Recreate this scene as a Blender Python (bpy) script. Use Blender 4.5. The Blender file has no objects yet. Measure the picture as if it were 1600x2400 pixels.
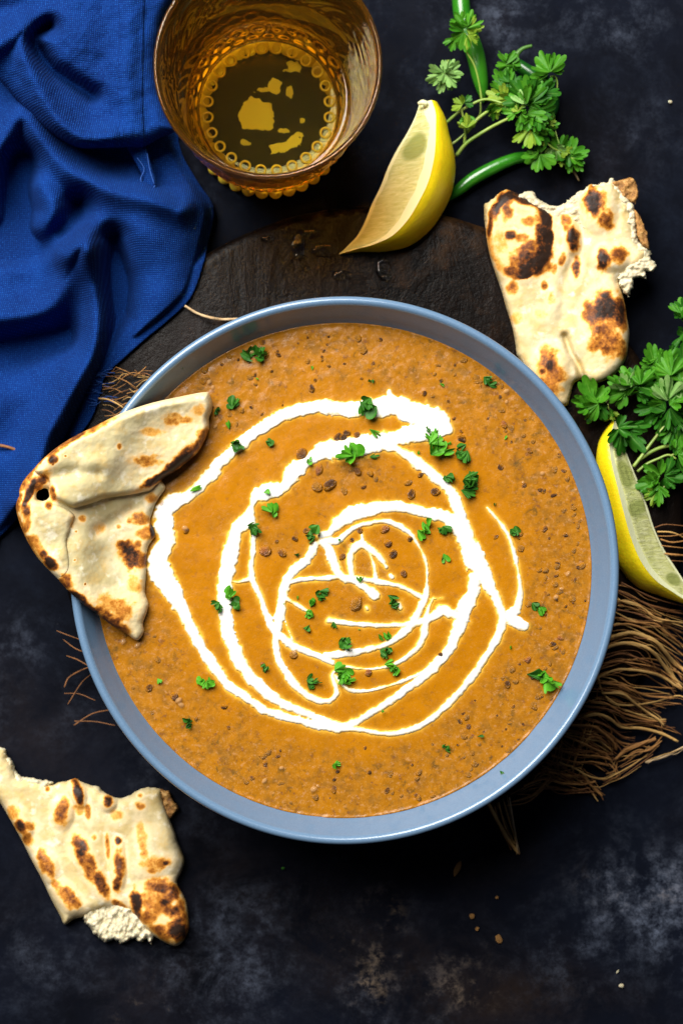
import bpy, math, random
import numpy as np
from mathutils import Vector, Matrix
from math import pi, sin, cos, radians as R

# ------------------------------------------------------------------ camera, light, exposure
H, F, NX, NY = 0.90, 4899.0, 650.0, 1337.0      # camera height (m), focal length in photo pixels, nadir pixel
def P(px, py, z):
    """the point at height z that the photograph shows at pixel (px, py)"""
    k = (H - z) / F
    return ((px - NX) * k, (NY - py) * k, z)

scene = bpy.context.scene
COL = scene.collection
cam_d = bpy.data.cameras.new("camera")
cam = bpy.data.objects.new("camera", cam_d); COL.objects.link(cam)
cam.location = (0, 0, H); cam.rotation_euler = (0, 0, 0)
cam_d.sensor_fit = 'VERTICAL'; cam_d.sensor_height = 36; cam_d.lens = F / 2400 * 36
cam_d.shift_y = (NY - 1200) / 2400; cam_d.shift_x = (800 - NX) / 2400
cam_d.clip_start = .01; cam_d.clip_end = 20
cam_d.dof.use_dof = True; cam_d.dof.focus_distance = H - .062; cam_d.dof.aperture_fstop = 9
scene.camera = cam
scene.view_settings.view_transform = 'Standard'; scene.view_settings.look = 'None'
scene.view_settings.exposure = 0; scene.view_settings.gamma = 1
scene.render.resolution_x, scene.render.resolution_y = 682, 1024
cy = scene.cycles
cy.max_bounces = 14; cy.transmission_bounces = 12; cy.transparent_max_bounces = 12
cy.caustics_refractive = True; cy.caustics_reflective = True; cy.use_denoising = True
cy.sample_clamp_indirect = 6

world = bpy.data.worlds.new("World"); scene.world = world; world.use_nodes = True
bg = world.node_tree.nodes["Background"]
bg.inputs[0].default_value = (.62, .72, 1.0, 1); bg.inputs[1].default_value = .036

def area(name, loc, aim, sx, sy, power, col):
    d = bpy.data.lights.new(name, 'AREA'); d.shape = 'RECTANGLE'; d.size = sx; d.size_y = sy
    d.energy = power; d.color = col
    o = bpy.data.objects.new(name, d); COL.objects.link(o); o.location = loc
    o.rotation_euler = (Vector(aim) - Vector(loc)).to_track_quat('-Z', 'Y').to_euler()
    return o
area("window_light", (-.50, .92, 1.28), (.03, 0, .03), 1.18, 1.18, 88, (1, .975, .93))

# ------------------------------------------------------------------ helpers
random.seed(7)
rng = np.random.RandomState(11)
_perm = rng.randint(0, 256, 4096 * 2)
def _h(ix, iy, s):
    return ((_perm[(ix + _perm[(iy + s * 37) & 4095]) & 4095] * 7919 + _perm[(ix * 3 + iy * 5 + s * 11) & 4095] * 31) & 1023) / 1023.0
def noise(x, y, s=0):
    x = np.asarray(x, float) + 500.3; y = np.asarray(y, float) + 700.7
    ix = np.floor(x).astype(int); iy = np.floor(y).astype(int)
    fx = x - ix; fy = y - iy; fx = fx * fx * (3 - 2 * fx); fy = fy * fy * (3 - 2 * fy)
    a = _h(ix, iy, s); b = _h(ix + 1, iy, s); c = _h(ix, iy + 1, s); d = _h(ix + 1, iy + 1, s)
    return (a * (1 - fx) + b * fx) * (1 - fy) + (c * (1 - fx) + d * fx) * fy - .5
def fbm(x, y, s=0, o=4):
    t = 0; a = 1.0
    for k in range(o):
        t = t + a * noise(x * 2 ** k, y * 2 ** k, s + k * 5); a *= .5
    return t
def sst(a, b, x):
    t = np.clip((x - a) / (b - a), 0, 1); return t * t * (3 - 2 * t)

def meta(o, label=None, cat=None, group=None, kind=None):
    if label: o['label'] = label
    if cat: o['category'] = cat
    if group: o['group'] = group
    if kind: o['kind'] = kind
    return o
def mesh_obj(name, V, Fc, mat=None, parent=None, smooth=True, attrs=None):
    me = bpy.data.meshes.new(name)
    V = np.asarray(V, dtype=np.float32).reshape(-1, 3)
    me.from_pydata(V.tolist() if len(V) < 3000 else V, [], Fc if isinstance(Fc, list) else Fc.tolist())
    me.update()
    if smooth: me.polygons.foreach_set('use_smooth', [True] * len(me.polygons))
    for k, a in (attrs or {}).items():
        at = me.attributes.new(k, 'FLOAT', 'POINT'); at.data.foreach_set('value', np.asarray(a, dtype=np.float32))
    if mat: me.materials.append(mat)
    o = bpy.data.objects.new(name, me); COL.objects.link(o)
    if parent: o.parent = parent; o.matrix_parent_inverse = Matrix.Translation(-parent.location)
    return o
def empty(name, loc=(0, 0, 0)):
    o = bpy.data.objects.new(name, None); COL.objects.link(o); o.location = loc; o.empty_display_size = .01
    return o

def crom(pts, n=6, closed=False):
    p = np.array(pts, float)
    if closed: p = np.vstack([p[-1], p, p[0], p[1]])
    else: p = np.vstack([2 * p[0] - p[1], p, 2 * p[-1] - p[-2]])
    out = []
    for i in range(1, len(p) - 2):
        for k in range(n):
            t = k / n
            out.append(.5 * ((2 * p[i]) + (-p[i-1] + p[i+1]) * t + (2*p[i-1] - 5*p[i] + 4*p[i+1] - p[i+2]) * t*t + (-p[i-1] + 3*p[i] - 3*p[i+1] + p[i+2]) * t**3))
    if not closed: out.append(p[-2])
    return np.array(out)
def zc(pts, ox, oy, s):
    a = np.array(pts, float).copy(); a[:, 0] = ox + a[:, 0] / s; a[:, 1] = oy + a[:, 1] / s
    return a
def seg_dist(x, y, a, b):
    dx, dy = b[0] - a[0], b[1] - a[1]; L = dx * dx + dy * dy + 1e-9
    t = np.clip(((x - a[0]) * dx + (y - a[1]) * dy) / L, 0, 1)
    return np.hypot(x - a[0] - t * dx, y - a[1] - t * dy), t
def poly_sdf(poly):
    poly = np.asarray(poly)
    def f(x, y):
        x = np.asarray(x, float); y = np.asarray(y, float)
        d = np.full(x.shape, 1e9); ins = np.zeros(x.shape, bool)
        for i in range(len(poly)):
            a, b = poly[i], poly[(i + 1) % len(poly)]
            d = np.minimum(d, seg_dist(x, y, a, b)[0])
            c = ((a[1] > y) != (b[1] > y)) & (x < (b[0] - a[0]) * (y - a[1]) / (b[1] - a[1] + 1e-12) + a[0])
            ins ^= c
        return np.where(ins, d, -d)
    return f
def line_field(pts, w):
    """gaussian ridge along a polyline"""
    def f(x, y):
        d = np.full(np.shape(x), 1e9)
        for a, b in zip(pts[:-1], pts[1:]): d = np.minimum(d, seg_dist(x, y, a, b)[0])
        return np.exp(-(d / w) ** 2)
    return f
def domain(f, bbox, st):
    x0, y0, x1, y1 = bbox
    xs = np.arange(x0, x1 + st, st); ys = np.arange(y0, y1 + st, st)
    X, Y = np.meshgrid(xs, ys)
    D = f(X, Y)
    inn = D > -.35 * st
    cell = inn[:-1, :-1] & inn[1:, :-1] & inn[:-1, 1:] & inn[1:, 1:]
    ny, nx = X.shape
    idx = np.arange(ny * nx).reshape(ny, nx)
    j, i = np.nonzero(cell)
    q = np.stack([idx[j+1, i], idx[j+1, i+1], idx[j, i+1], idx[j, i]], 1)
    used = np.zeros(ny * nx, bool); used[q.ravel()] = True
    pad = np.pad(cell, 1)
    full = pad[:-1, :-1] & pad[1:, :-1] & pad[:-1, 1:] & pad[1:, 1:]
    bnd = used & ~full.ravel()
    x = X.ravel().copy(); y = Y.ravel().copy(); d = D.ravel().copy()
    b = np.nonzero(bnd)[0]
    for _ in range(2):
        e = st * .3
        f0 = f(x[b], y[b]); gx = (f(x[b] + e, y[b]) - f0) / e; gy = (f(x[b], y[b] + e) - f0) / e
        g = np.maximum(gx * gx + gy * gy, .2)
        mx = np.clip(f0 * gx / g, -st, st); my = np.clip(f0 * gy / g, -st, st)
        x[b] -= mx; y[b] -= my
    d[b] = 0
    rem = -np.ones(ny * nx, int); u = np.nonzero(used)[0]; rem[u] = np.arange(len(u))
    q = rem[q]
    ed = np.concatenate([q[:, [0, 1]], q[:, [1, 2]], q[:, [2, 3]], q[:, [3, 0]]])
    key = ed[:, 0] * 10**7 + ed[:, 1]; rk = ed[:, 1] * 10**7 + ed[:, 0]
    be = ed[~np.isin(key, rk)]
    return x[u], y[u], np.maximum(d[u], 0), q, be
def slab(name, f, bbox, st, ztop, zbot, mat, parent=None, attrs=None):
    x, y, d, q, be = domain(f, bbox, st)
    zt = ztop(x, y, d); zb = zbot(x, y, d) * np.ones_like(x)
    zb = np.minimum(zb, zt - .0002)
    n = len(x)
    T = np.stack(P(x, y, zt), 1); B = np.stack(P(x, y, zb), 1)
    side = np.stack([be[:, 1], be[:, 0], be[:, 0] + n, be[:, 1] + n], 1)
    Fc = np.concatenate([q, q[:, ::-1] + n, side])
    at = {k: np.tile(a(x, y, d), 2) for k, a in (attrs or {}).items()}
    return mesh_obj(name, np.concatenate([T, B]), Fc, mat, parent, True, at)
def rnd(d, Rr):
    return np.sqrt(np.clip(1 - (1 - np.clip(d / Rr, 0, 1)) ** 2, 0, 1))

def tube(name, pts, wid, mat, parent=None, seg=8, sub=5, rough=0, caps=True, flat=1.0):
    """pts: (px, py, z) in the photo's pixels + metres; wid: diameters in photo pixels along it"""
    pts = np.array(pts, float); wid = np.array(wid if hasattr(wid, '__len__') else [wid] * len(pts), float)
    c = crom(np.column_stack([pts, wid]), sub)
    W = np.array([P(*q[:3]) for q in c]); rad = c[:, 3] / 2 * (H - c[:, 2]) / F
    V, Fc = [], []
    n = len(W)
    for i in range(n):
        t = W[min(i + 1, n - 1)] - W[max(i - 1, 0)]; t /= np.linalg.norm(t) + 1e-12
        s = np.cross(t, (0, 0, 1)); s /= np.linalg.norm(s) + 1e-12; u = np.cross(s, t)
        rr = rad[i] * (1 + rough * random.uniform(-1, 1))
        for k in range(seg):
            a = 2 * pi * k / seg
            V.append(W[i] + rr * (cos(a) * s + flat * sin(a) * u))
    for i in range(n - 1):
        for k in range(seg):
            Fc.append((i*seg + k, i*seg + (k+1) % seg, (i+1)*seg + (k+1) % seg, (i+1)*seg + k))
    if caps:
        Fc.append(tuple(range(seg - 1, -1, -1))); Fc.append(tuple((n-1)*seg + k for k in range(seg)))
    return mesh_obj(name, V, [tuple(x) for x in Fc], mat, parent)
def lathe(name, prof, c, seg, mat, parent=None, disp=None, closed=True, attrs=None):
    prof = np.array(prof); n = len(prof)
    A = np.arange(seg) / seg * 2 * pi
    Rr = np.repeat(prof[:, 0][:, None], seg, 1); Z = np.repeat(prof[:, 1][:, None], seg, 1)
    AA = np.repeat(A[None], n, 0)
    if disp: Rr, Z = disp(Rr, Z, AA)
    V = np.stack([c[0] + Rr * np.cos(AA), c[1] + Rr * np.sin(AA), c[2] + Z], -1).reshape(-1, 3)
    I = np.arange(n * seg).reshape(n, seg); J = np.roll(I, -1, 1)
    q = np.stack([I[:-1], J[:-1], J[1:], I[1:]], -1).reshape(-1, 4)
    if closed: q = np.concatenate([q, np.stack([I[-1], J[-1], J[0], I[0]], -1)])
    return mesh_obj(name, V, q, mat, parent)

# ------------------------------------------------------------------ materials
class Mat:
    def __init__(s, name, col=(.5, .5, .5), rough=.5, **kw):
        s.m = bpy.data.materials.new(name); s.m.use_nodes = True; s.t = s.m.node_tree
        s.b = s.t.nodes["Principled BSDF"]
        s.b.inputs['Base Color'].default_value = (*col, 1); s.b.inputs['Roughness'].default_value = rough
        for k, v in kw.items(): s.b.inputs[k.replace('_', ' ')].default_value = v
        s.co = s.t.nodes.new('ShaderNodeTexCoord').outputs['Object']
    def n(s, ty, ins=None, **pr):
        x = s.t.nodes.new(ty)
        for k, v in pr.items(): setattr(x, k, v)
        for k, v in (ins or {}).items():
            if isinstance(v, bpy.types.NodeSocket): s.t.links.new(v, x.inputs[k])
            else: x.inputs[k].default_value = v
        return x
    def noise(s, scale, detail=4, rough=.55, dist=0, vec=None):
        return s.n('ShaderNodeTexNoise', {'Vector': vec or s.co, 'Scale': scale, 'Detail': detail, 'Roughness': rough, 'Distortion': dist}).outputs['Fac']
    def attr(s, name): return s.n('ShaderNodeAttribute', attribute_name=name).outputs['Fac']
    def math(s, op, a, b=0., c=0.):
        return s.n('ShaderNodeMath', {0: a, 1: b, 2: c}, operation=op).outputs[0]
    def ramp(s, fac, stops):
        r = s.n('ShaderNodeValToRGB', {0: fac}); e = r.color_ramp.elements
        while len(e) < len(stops): e.new(.5)
        for x, (p, c) in zip(e, stops):
            x.position = p; x.color = (*c, 1) if hasattr(c, '__len__') else (c, c, c, 1)
        return r.outputs[0]
    def mix(s, f, a, b, mode='MIX'):
        x = s.n('ShaderNodeMix', data_type='RGBA', blend_type=mode)
        for k, v in ((0, f), (6, a), (7, b)):
            if isinstance(v, bpy.types.NodeSocket): s.t.links.new(v, x.inputs[k])
            else: x.inputs[k].default_value = v if k == 0 else (*v, 1)
        return x.outputs[2]
    def bump(s, h, strength=.5, dist=.001, prev=None):
        x = s.n('ShaderNodeBump', {'Height': h, 'Strength': strength, 'Distance': dist})
        if prev: s.t.links.new(prev, x.inputs['Normal'])
        s.set('Normal', x.outputs[0]); return x.outputs[0]
    def set(s, k, v):
        if isinstance(v, bpy.types.NodeSocket): s.t.links.new(v, s.b.inputs[k])
        else: s.b.inputs[k].default_value = v
    def map(s, scale=(1, 1, 1), rot=(0, 0, 0)):
        return s.n('ShaderNodeMapping', {'Vector': s.co, 'Scale': scale, 'Rotation': rot}).outputs[0]

# table: dark painted board, navy and black, smoky pale wear and one painted caustic, rusty brown scuffs (masks in the mesh, grain here)
M = Mat('dark_painted_table', rough=.55)
n1 = M.noise(9, 6, .6); n2 = M.noise(60, 6, .7); n3 = M.noise(420, 3, .7); n4 = M.noise(34, 8, .76, .5); n8 = M.noise(210, 6, .8)
base = M.mix(M.ramp(n1, [(.35, 0.), (.65, 1.)]), (.0012, .0014, .0028), (.0032, .0046, .0098))
base = M.mix(M.math('MULTIPLY', M.ramp(n4, [(.44, 0.), (.66, .9)]), M.ramp(n8, [(.38, .3), (.62, 1.)])), base, (.0048, .0068, .0130))
br = M.math('MULTIPLY', M.attr('rust'), M.ramp(n4, [(.4, 0.), (.62, 1.)]))
base = M.mix(br, base, (.011, .0068, .005))
sm = M.math('MULTIPLY', M.math('MULTIPLY', M.attr('smoke_caustic'), M.ramp(n8, [(.40, .12), (.60, 1.)])), M.math('MULTIPLY', M.ramp(n4, [(.38, 0.), (.62, 1.)]), M.ramp(n2, [(.42, .0), (.58, 1.)])))
base = M.mix(sm, base, (.105, .125, .175))
tn = M.math('MULTIPLY', M.attr('tan'), M.math('MULTIPLY', M.ramp(n2, [(.50, 0.), (.60, 1.)]), M.ramp(n8, [(.45, 0.), (.58, 1.)])))
base = M.mix(tn, base, (.13, .095, .065))
spk = M.ramp(n3, [(.70, 0.), (.80, .35)])
base = M.mix(spk, base, (.045, .05, .06))
base = M.mix(M.attr('reflection_mask'), base, (.62, .62, .52))
M.set('Base Color', base); M.set('Roughness', M.ramp(n2, [(.3, .55), (.7, .8)])); M.set('Specular IOR Level', .03)
M.bump(n2, .25, .0008)
m_table = M.m
m_reflection = Mat('painted_reflection_colour', (.90, .93, .60), .8).m  # pale colour that paints the reflections seen in the drink

M = Mat('scorched_wood', rough=.5, **{'Specular_IOR_Level': .06})
g = M.noise(30, 6, .65, 1.0, M.map((1, .45, 1), (0, 0, .5))); n2 = M.noise(90, 6, .75); n1 = M.noise(16, 5, .6)
c = M.mix(M.ramp(g, [(.35, 0.), (.7, 1.)]), (.0016, .0012, .0011), (.0072, .0043, .0031))
c = M.mix(M.math('MULTIPLY', M.ramp(n1, [(.50, 0.), (.66, 1.)]), M.ramp(n2, [(.40, 0.), (.66, .8)])), c, (.090, .042, .014))
c = M.mix(M.math('MULTIPLY', M.ramp(M.noise(13, 4), [(.56, 0.), (.7, .6)]), M.ramp(n2, [(.38, 0.), (.6, 1.)])), c, (.032, .027, .027))
M.set('Base Color', c); M.set('Roughness', M.ramp(n2, [(.3, .18), (.7, .45)]))
b1 = M.bump(g, .5, .002); M.bump(n2, .5, .0012, b1)
m_wood = M.m

M = Mat('blue_grey_glaze', (.17, .245, .40), .30, Specular_IOR_Level=.35, Coat_Weight=.5, Coat_Roughness=.07)
M.set('Base Color', M.mix(M.ramp(M.noise(2200, 2), [(.35, 0.), (.7, 1.)]), (.090, .157, .250), (.113, .190, .292)))
M.bump(M.noise(900, 2), .05, .0004)
m_bowl = M.m

M = Mat('curry_sauce', rough=.3, Specular_IOR_Level=.20, Subsurface_Weight=.0, Subsurface_Scale=.002)
M.b.inputs['Subsurface Radius'].default_value = (1, .4, .1)
n1 = M.noise(70, 6, .68, .6); n2 = M.noise(330, 5, .7); n3 = M.noise(1300, 3, .75); n4 = M.noise(170, 4, .6)
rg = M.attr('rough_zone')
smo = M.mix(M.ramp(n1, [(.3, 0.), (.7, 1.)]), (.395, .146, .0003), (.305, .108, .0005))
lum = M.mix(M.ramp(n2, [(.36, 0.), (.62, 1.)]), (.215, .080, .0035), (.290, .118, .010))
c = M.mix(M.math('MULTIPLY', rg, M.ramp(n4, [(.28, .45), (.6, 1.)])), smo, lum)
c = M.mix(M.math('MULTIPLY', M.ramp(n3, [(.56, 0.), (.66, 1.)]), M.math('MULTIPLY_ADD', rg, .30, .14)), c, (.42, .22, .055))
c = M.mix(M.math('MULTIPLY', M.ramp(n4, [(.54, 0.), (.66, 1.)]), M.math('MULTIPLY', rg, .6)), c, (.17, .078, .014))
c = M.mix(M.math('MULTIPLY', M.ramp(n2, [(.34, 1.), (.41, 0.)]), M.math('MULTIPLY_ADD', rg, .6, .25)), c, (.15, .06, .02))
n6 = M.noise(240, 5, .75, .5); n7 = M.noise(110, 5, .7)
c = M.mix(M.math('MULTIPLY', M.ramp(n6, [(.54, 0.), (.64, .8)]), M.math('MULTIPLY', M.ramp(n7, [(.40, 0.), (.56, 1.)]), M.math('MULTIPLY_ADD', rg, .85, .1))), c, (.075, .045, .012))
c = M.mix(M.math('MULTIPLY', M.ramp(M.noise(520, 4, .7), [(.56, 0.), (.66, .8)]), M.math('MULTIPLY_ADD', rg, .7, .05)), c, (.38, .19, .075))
c = M.mix(M.attr('creamy'), c, (.72, .42, .05))
M.set('Base Color', c)
M.set('Roughness', .22)
b1 = M.bump(n2, .09, .0007); M.bump(n3, .26, .0003, b1)
m_curry = M.m

M = Mat('cream', rough=.38, Subsurface_Weight=.1, Subsurface_Scale=.002)
c = M.mix(M.ramp(M.attr('thin'), [(.0, 0.), (1., 1.)]), (.72, .705, .655), (.76, .52, .12))
c = M.mix(M.math('MULTIPLY', M.ramp(M.noise(650, 2), [(.76, 0.), (.80, 1.)]), .7), c, (.30, .22, .24))
M.set('Base Color', c); M.bump(M.noise(180, 2), .08, .0005)
m_cream = M.m

def lentil_mat(name, c1, c2, r):
    M = Mat(name, c1, r)
    M.set('Specular IOR Level', .3); nz = M.noise(2.2, 4, .7)
    skin = M.mix(M.ramp(nz, [(.38, 0.), (.6, 1.)]), c1, c2)
    zc_ = M.n('ShaderNodeSeparateXYZ', {0: M.co}).outputs[2]
    up = M.math('ADD', zc_, M.math('MULTIPLY', M.math('SUBTRACT', nz, .5), 1.1))
    M.set('Base Color', M.mix(M.ramp(up, [(.34, 0.), (.66, 1.)]), (.36, .138, .004), skin)); M.bump(M.noise(4, 3), .5, .12)
    return M.m
m_len = [lentil_mat('dark_lentil_skin', (.028, .014, .008), (.095, .042, .020), .15),
         lentil_mat('brown_lentil_skin', (.085, .036, .014), (.20, .085, .030), .15),
         lentil_mat('sauce_coated_lentil', (.22, .090, .010), (.32, .150, .030), .25),
         lentil_mat('red_bean_skin', (.20, .062, .018), (.33, .13, .045), .2)]
M = Mat('bubble_film', (.62, .36, .16), .05, IOR=1.3); M.set('Alpha', .35); m_bubble = M.m

# bread: toast attribute picks raw dough, gold, brown, char
def bread_mat(name, dough, dough2, k=.30):
    M = Mat(name, rough=.62, Specular_IOR_Level=.2, Subsurface_Weight=.0, Subsurface_Scale=.003)
    M.b.inputs['Subsurface Radius'].default_value = (1, .6, .25)
    n1 = M.noise(260, 5, .68); n2 = M.noise(70, 4, .6); n3 = M.noise(900, 3, .7)
    t = M.attr('toast')
    tt = M.math('ADD', t, M.math('MULTIPLY', M.math('SUBTRACT', n1, .5), M.math('MULTIPLY_ADD', t, 1.5, .05)))
    tt = M.math('ADD', tt, M.math('MULTIPLY', M.math('SUBTRACT', n3, .5), M.math('MULTIPLY', t, .7)))
    n5 = M.noise(150, 5, .7, .3)
    dg = M.mix(M.ramp(n2, [(.35, 0.), (.7, 1.)]), dough, dough2)
    dg = M.mix(M.ramp(n5, [(.48, 0.), (.64, .7)]), dg, (.56, .38, .13)); dg = M.mix(M.ramp(n3, [(.62, 0.), (.70, .35)]), dg, (.45, .33, .15)); dg = M.mix(M.ramp(M.noise(200, 3), [(.56, 0.), (.7, .5)]), dg, (.84, .80, .66))
    tr = M.ramp(tt, [(0., (.92, .86, .70)), (.14, (1., .80, .50)), (.30, (.88, .46, .10)), (.46, (.50, .185, .022)), (.66, (.17, .050, .010)), (.9, (.022, .011, .007))])
    tf = M.ramp(tt, [(.02, 0.), (.16, .55), (.34, 1.)])
    c = M.mix(tf, dg, M.mix(.25, tr, dough, 'MULTIPLY'))
    M.set('Base Color', c); M.set('Roughness', M.ramp(tt, [(0., .66), (.8, .5)]))
    b1 = M.bump(n1, .14, .0010); M.bump(n3, .22, .0003, b1)
    return M.m
m_bread = bread_mat('griddled_naan', (.48, .365, .155), (.60, .515, .315))
m_bread2 = bread_mat('pale_naan', (.45, .375, .18), (.53, .46, .265))
M = Mat('torn_crumb', rough=.8, Subsurface_Weight=.1, Subsurface_Scale=.002)
n1 = M.noise(330, 5, .7); n2 = M.noise(120, 4)
M.set('Base Color', M.mix(M.ramp(n1, [(.3, 0.), (.62, 1.)]), (.45, .375, .215), (.62, .56, .39)))
b1 = M.bump(n1, .5, .0014); M.bump(n2, .4, .002, b1)
m_crumb = M.m
M = Mat('brown_under_crust', rough=.7)
n1 = M.noise(380, 5, .7)
M.set('Base Color', M.ramp(n1, [(.3, (.09, .035, .010)), (.5, (.33, .15, .030)), (.7, (.52, .32, .11))])); M.bump(n1, .8, .0015)
m_under = M.m
m_flake = m_under

# lemon
M = Mat('lemon_rind', (.80, .56, .012), .36, Subsurface_Weight=.15, Subsurface_Scale=.002)
v = M.n('ShaderNodeTexVoronoi', {'Vector': M.co, 'Scale': 900.0}).outputs['Distance']
M.set('Base Color', M.mix(M.ramp(M.noise(80, 3), [(.3, 0.), (.7, 1.)]), (.88, .70, .008), (.80, .58, .006)))
b1 = M.bump(M.noise(700, 3), .35, .0006); m_rind = M.m
M = Mat('lemon_pith', (.76, .77, .46), .55, Subsurface_Weight=.0, Subsurface_Scale=.002)
M.bump(M.noise(500, 3), .3, .0005); m_pith = M.m
def flesh(rot):
    M = Mat('lemon_flesh', rough=.35, Specular_IOR_Level=.35, Subsurface_Weight=.0, Subsurface_Scale=.003)
    M.b.inputs['Subsurface Radius'].default_value = (1, 1, .4)
    st = M.noise(150, 5, .62, .7, M.map((1, 6, 1), (0, 0, rot)))
    n2 = M.noise(42, 3)
    c = M.mix(M.ramp(st, [(.35, 0.), (.68, 1.)]), (.50, .51, .165), (.70, .70, .37))
    c = M.mix(M.ramp(M.attr('clear'), [(.2, 0.), (.8, .92)]), c, (.27, .30, .08))
    c = M.mix(M.ramp(n2, [(.5, 0.), (.8, .5)]), c, (.42, .48, .15))
    M.set('Base Color', c); M.bump(st, .55, .0013); return M.m
m_flesh1, m_flesh2 = flesh(.08), flesh(-.2)

# greens
def leaf_mat(name, c1, c2, vein=(.22, .42, .07)):
    M = Mat(name, rough=.5, Specular_IOR_Level=.22)
    c = M.mix(M.ramp(M.noise(160, 4), [(.3, 0.), (.7, 1.)]), c1, c2)
    c = M.mix(M.ramp(M.attr('vein'), [(.3, 0.), (.9, .55)]), c, vein)
    M.set('Base Color', c)
    tr = M.n('ShaderNodeBsdfTranslucent', {'Color': c}).outputs[0]
    mx = M.n('ShaderNodeMixShader', {0: .22, 1: M.b.outputs[0], 2: tr})
    M.t.links.new(mx.outputs[0], M.t.nodes['Material Output'].inputs[0])
    M.bump(M.noise(420, 3), .35, .0008); return M.m
m_leaf = [leaf_mat('coriander_dark_leaf', (.012, .085, .004), (.028, .145, .007)),
          leaf_mat('coriander_leaf', (.034, .170, .006), (.070, .245, .012)),
          leaf_mat('coriander_pale_leaf', (.14, .30, .06), (.25, .42, .13), (.4, .5, .25)),
          leaf_mat('coriander_yellowish_leaf', (.12, .24, .012), (.22, .32, .03))]
m_bit = [leaf_mat('chopped_dark_leaf', (.014, .085, .006), (.045, .19, .014)),
         leaf_mat('chopped_leaf', (.045, .23, .008), (.10, .36, .015))]
M = Mat('coriander_stem', (.20, .31, .045), .4)
M.set('Base Color', M.mix(M.ramp(M.noise(60, 3), [(.35, 0.), (.7, 1.)]), (.13, .25, .025), (.30, .36, .08))); m_stem = M.m
M = Mat('green_chilli_skin', rough=.25, Coat_Weight=.3, Coat_Roughness=.15)
M.set('Base Color', M.mix(M.ramp(M.noise(50, 3), [(.3, 0.), (.7, 1.)]), (.010, .115, .004), (.038, .21, .010)))
M.bump(M.noise(150, 2), .25, .001); m_chilli = M.m
M = Mat('dark_chilli_skin', (.006, .062, .005), .28, Coat_Weight=.25, Coat_Roughness=.2)
M.bump(M.noise(150, 2), .25, .001); m_chilli2 = M.m
m_calyx = Mat('chilli_stalk', (.045, .13, .012), .5).m
m_dry = Mat('dry_brown_stalk', (.10, .07, .025), .6).m

# linen
M = Mat('blue_linen', rough=.9, **{'Specular_IOR_Level': .12})
wa = M.n('ShaderNodeTexWave', {'Vector': M.map((1, 1, 1), (0, 0, .06)), 'Scale': 370.0, 'Distortion': 1.2, 'Detail': 2.0, 'Detail Scale': 3.0}, bands_direction='X').outputs['Fac']
wb = M.n('ShaderNodeTexWave', {'Vector': M.map((1, 1, 1), (0, 0, .06)), 'Scale': 370.0, 'Distortion': 1.2, 'Detail': 2.0, 'Detail Scale': 3.0}, bands_direction='Y').outputs['Fac']
wv = M.math('MULTIPLY', wa, wb)
n1 = M.noise(1100, 3, .7); n2 = M.noise(30, 3)
c = M.mix(M.ramp(n2, [(.3, 0.), (.7, 1.)]), (.0003, .0120, .085), (.0006, .0215, .136))
c = M.mix(M.math('MULTIPLY', M.ramp(wv, [(.25, 0.), (.9, 1.)]), M.ramp(n1, [(.38, 0.), (.7, .9)])), c, (.014, .125, .50))
M.set('Base Color', c); b1 = M.bump(wv, .6, .0005); M.bump(n1, .3, .0004, b1)
m_linen = M.m
m_thread = Mat('blue_thread', (.015, .08, .34), .8).m

# jute
def jute(name, a, b):
    M = Mat(name, rough=.75)
    M.set('Base Color', M.mix(M.ramp(M.noise(300, 4, .7), [(.3, 0.), (.7, 1.)]), a, b)); M.bump(M.noise(1200, 3), .5, .0006); return M.m
m_jute = [jute('jute_dark', (.12, .044, .010), (.24, .094, .024)), jute('jute_brown', (.26, .108, .025), (.43, .205, .053)),
          jute('jute_tan', (.42, .225, .057), (.60, .37, .12)), jute('jute_pale', (.36, .24, .12), (.56, .41, .23))]

# glass
def glass(name, col, rough=0., ior=1.45):
    M = Mat(name, col, rough, IOR=ior); M.set('Transmission Weight', 1.0); return M
M = glass('amber_glass', (.95, .54, .09), .01); M.set('Transmission Weight', .975); M.set('Base Color', M.mix(M.attr('wall'), (.99, .91, .50), (.93, .46, .06))); m_amber = M.m
m_drink = glass('amber_drink', (.97, .92, .42), .0, 1.33).m
M = Mat('amber_bead_glass', (.95, .72, .06), .12, IOR=1.5); M.set('Transmission Weight', .4); m_beadglass = M.m
m_water = glass('water', (1, 1, 1), 0., 1.33).m

# ------------------------------------------------------------------ table
xs = np.arange(-900, 2501, 16.); ys = np.arange(-900, 3301, 16.)
X, Y = np.meshgrid(xs, ys); x, y = X.ravel(), Y.ravel()
def blob(x, y, L):
    t = 0
    for cx, cy_, rx, ry, a in L: t = t + a * np.exp(-(((x - cx) / rx) ** 2 + ((y - cy_) / ry) ** 2))
    return np.clip(t, 0, 1)
lowf = fbm(x / 260, y / 260, 3)
smoke_caustic = blob(x, y, [(1500, 2110, 130, 90, .95), (1600, 2160, 80, 120, .7), (1330, 2250, 110, 90, .25), (420, 2210, 120, 90, .3), (560, 2290, 130, 90, .35), (600, 2130, 130, 60, .3), (100, 2250, 150, 100, .22), (880, 1990, 70, 60, .25), (1085, 1985, 40, 40, .5), (340, 1830, 60, 70, .2), (40, 1500, 70, 60, .3), (1230, 20, 170, 60, .35), (1420, 60, 160, 60, .2), (1180, 120, 60, 60, .25), (830, 360, 60, 25, .3), (850, 2350, 60, 60, .4), (1420, 2060, 40, 60, .6), (1240, 2120, 60, 60, .1)])  # smoky wear; the faint patch just right of the glass paints its light caustic
smoke_caustic = np.clip(smoke_caustic + .22 * np.clip(lowf, 0, 1), 0, 1)
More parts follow.
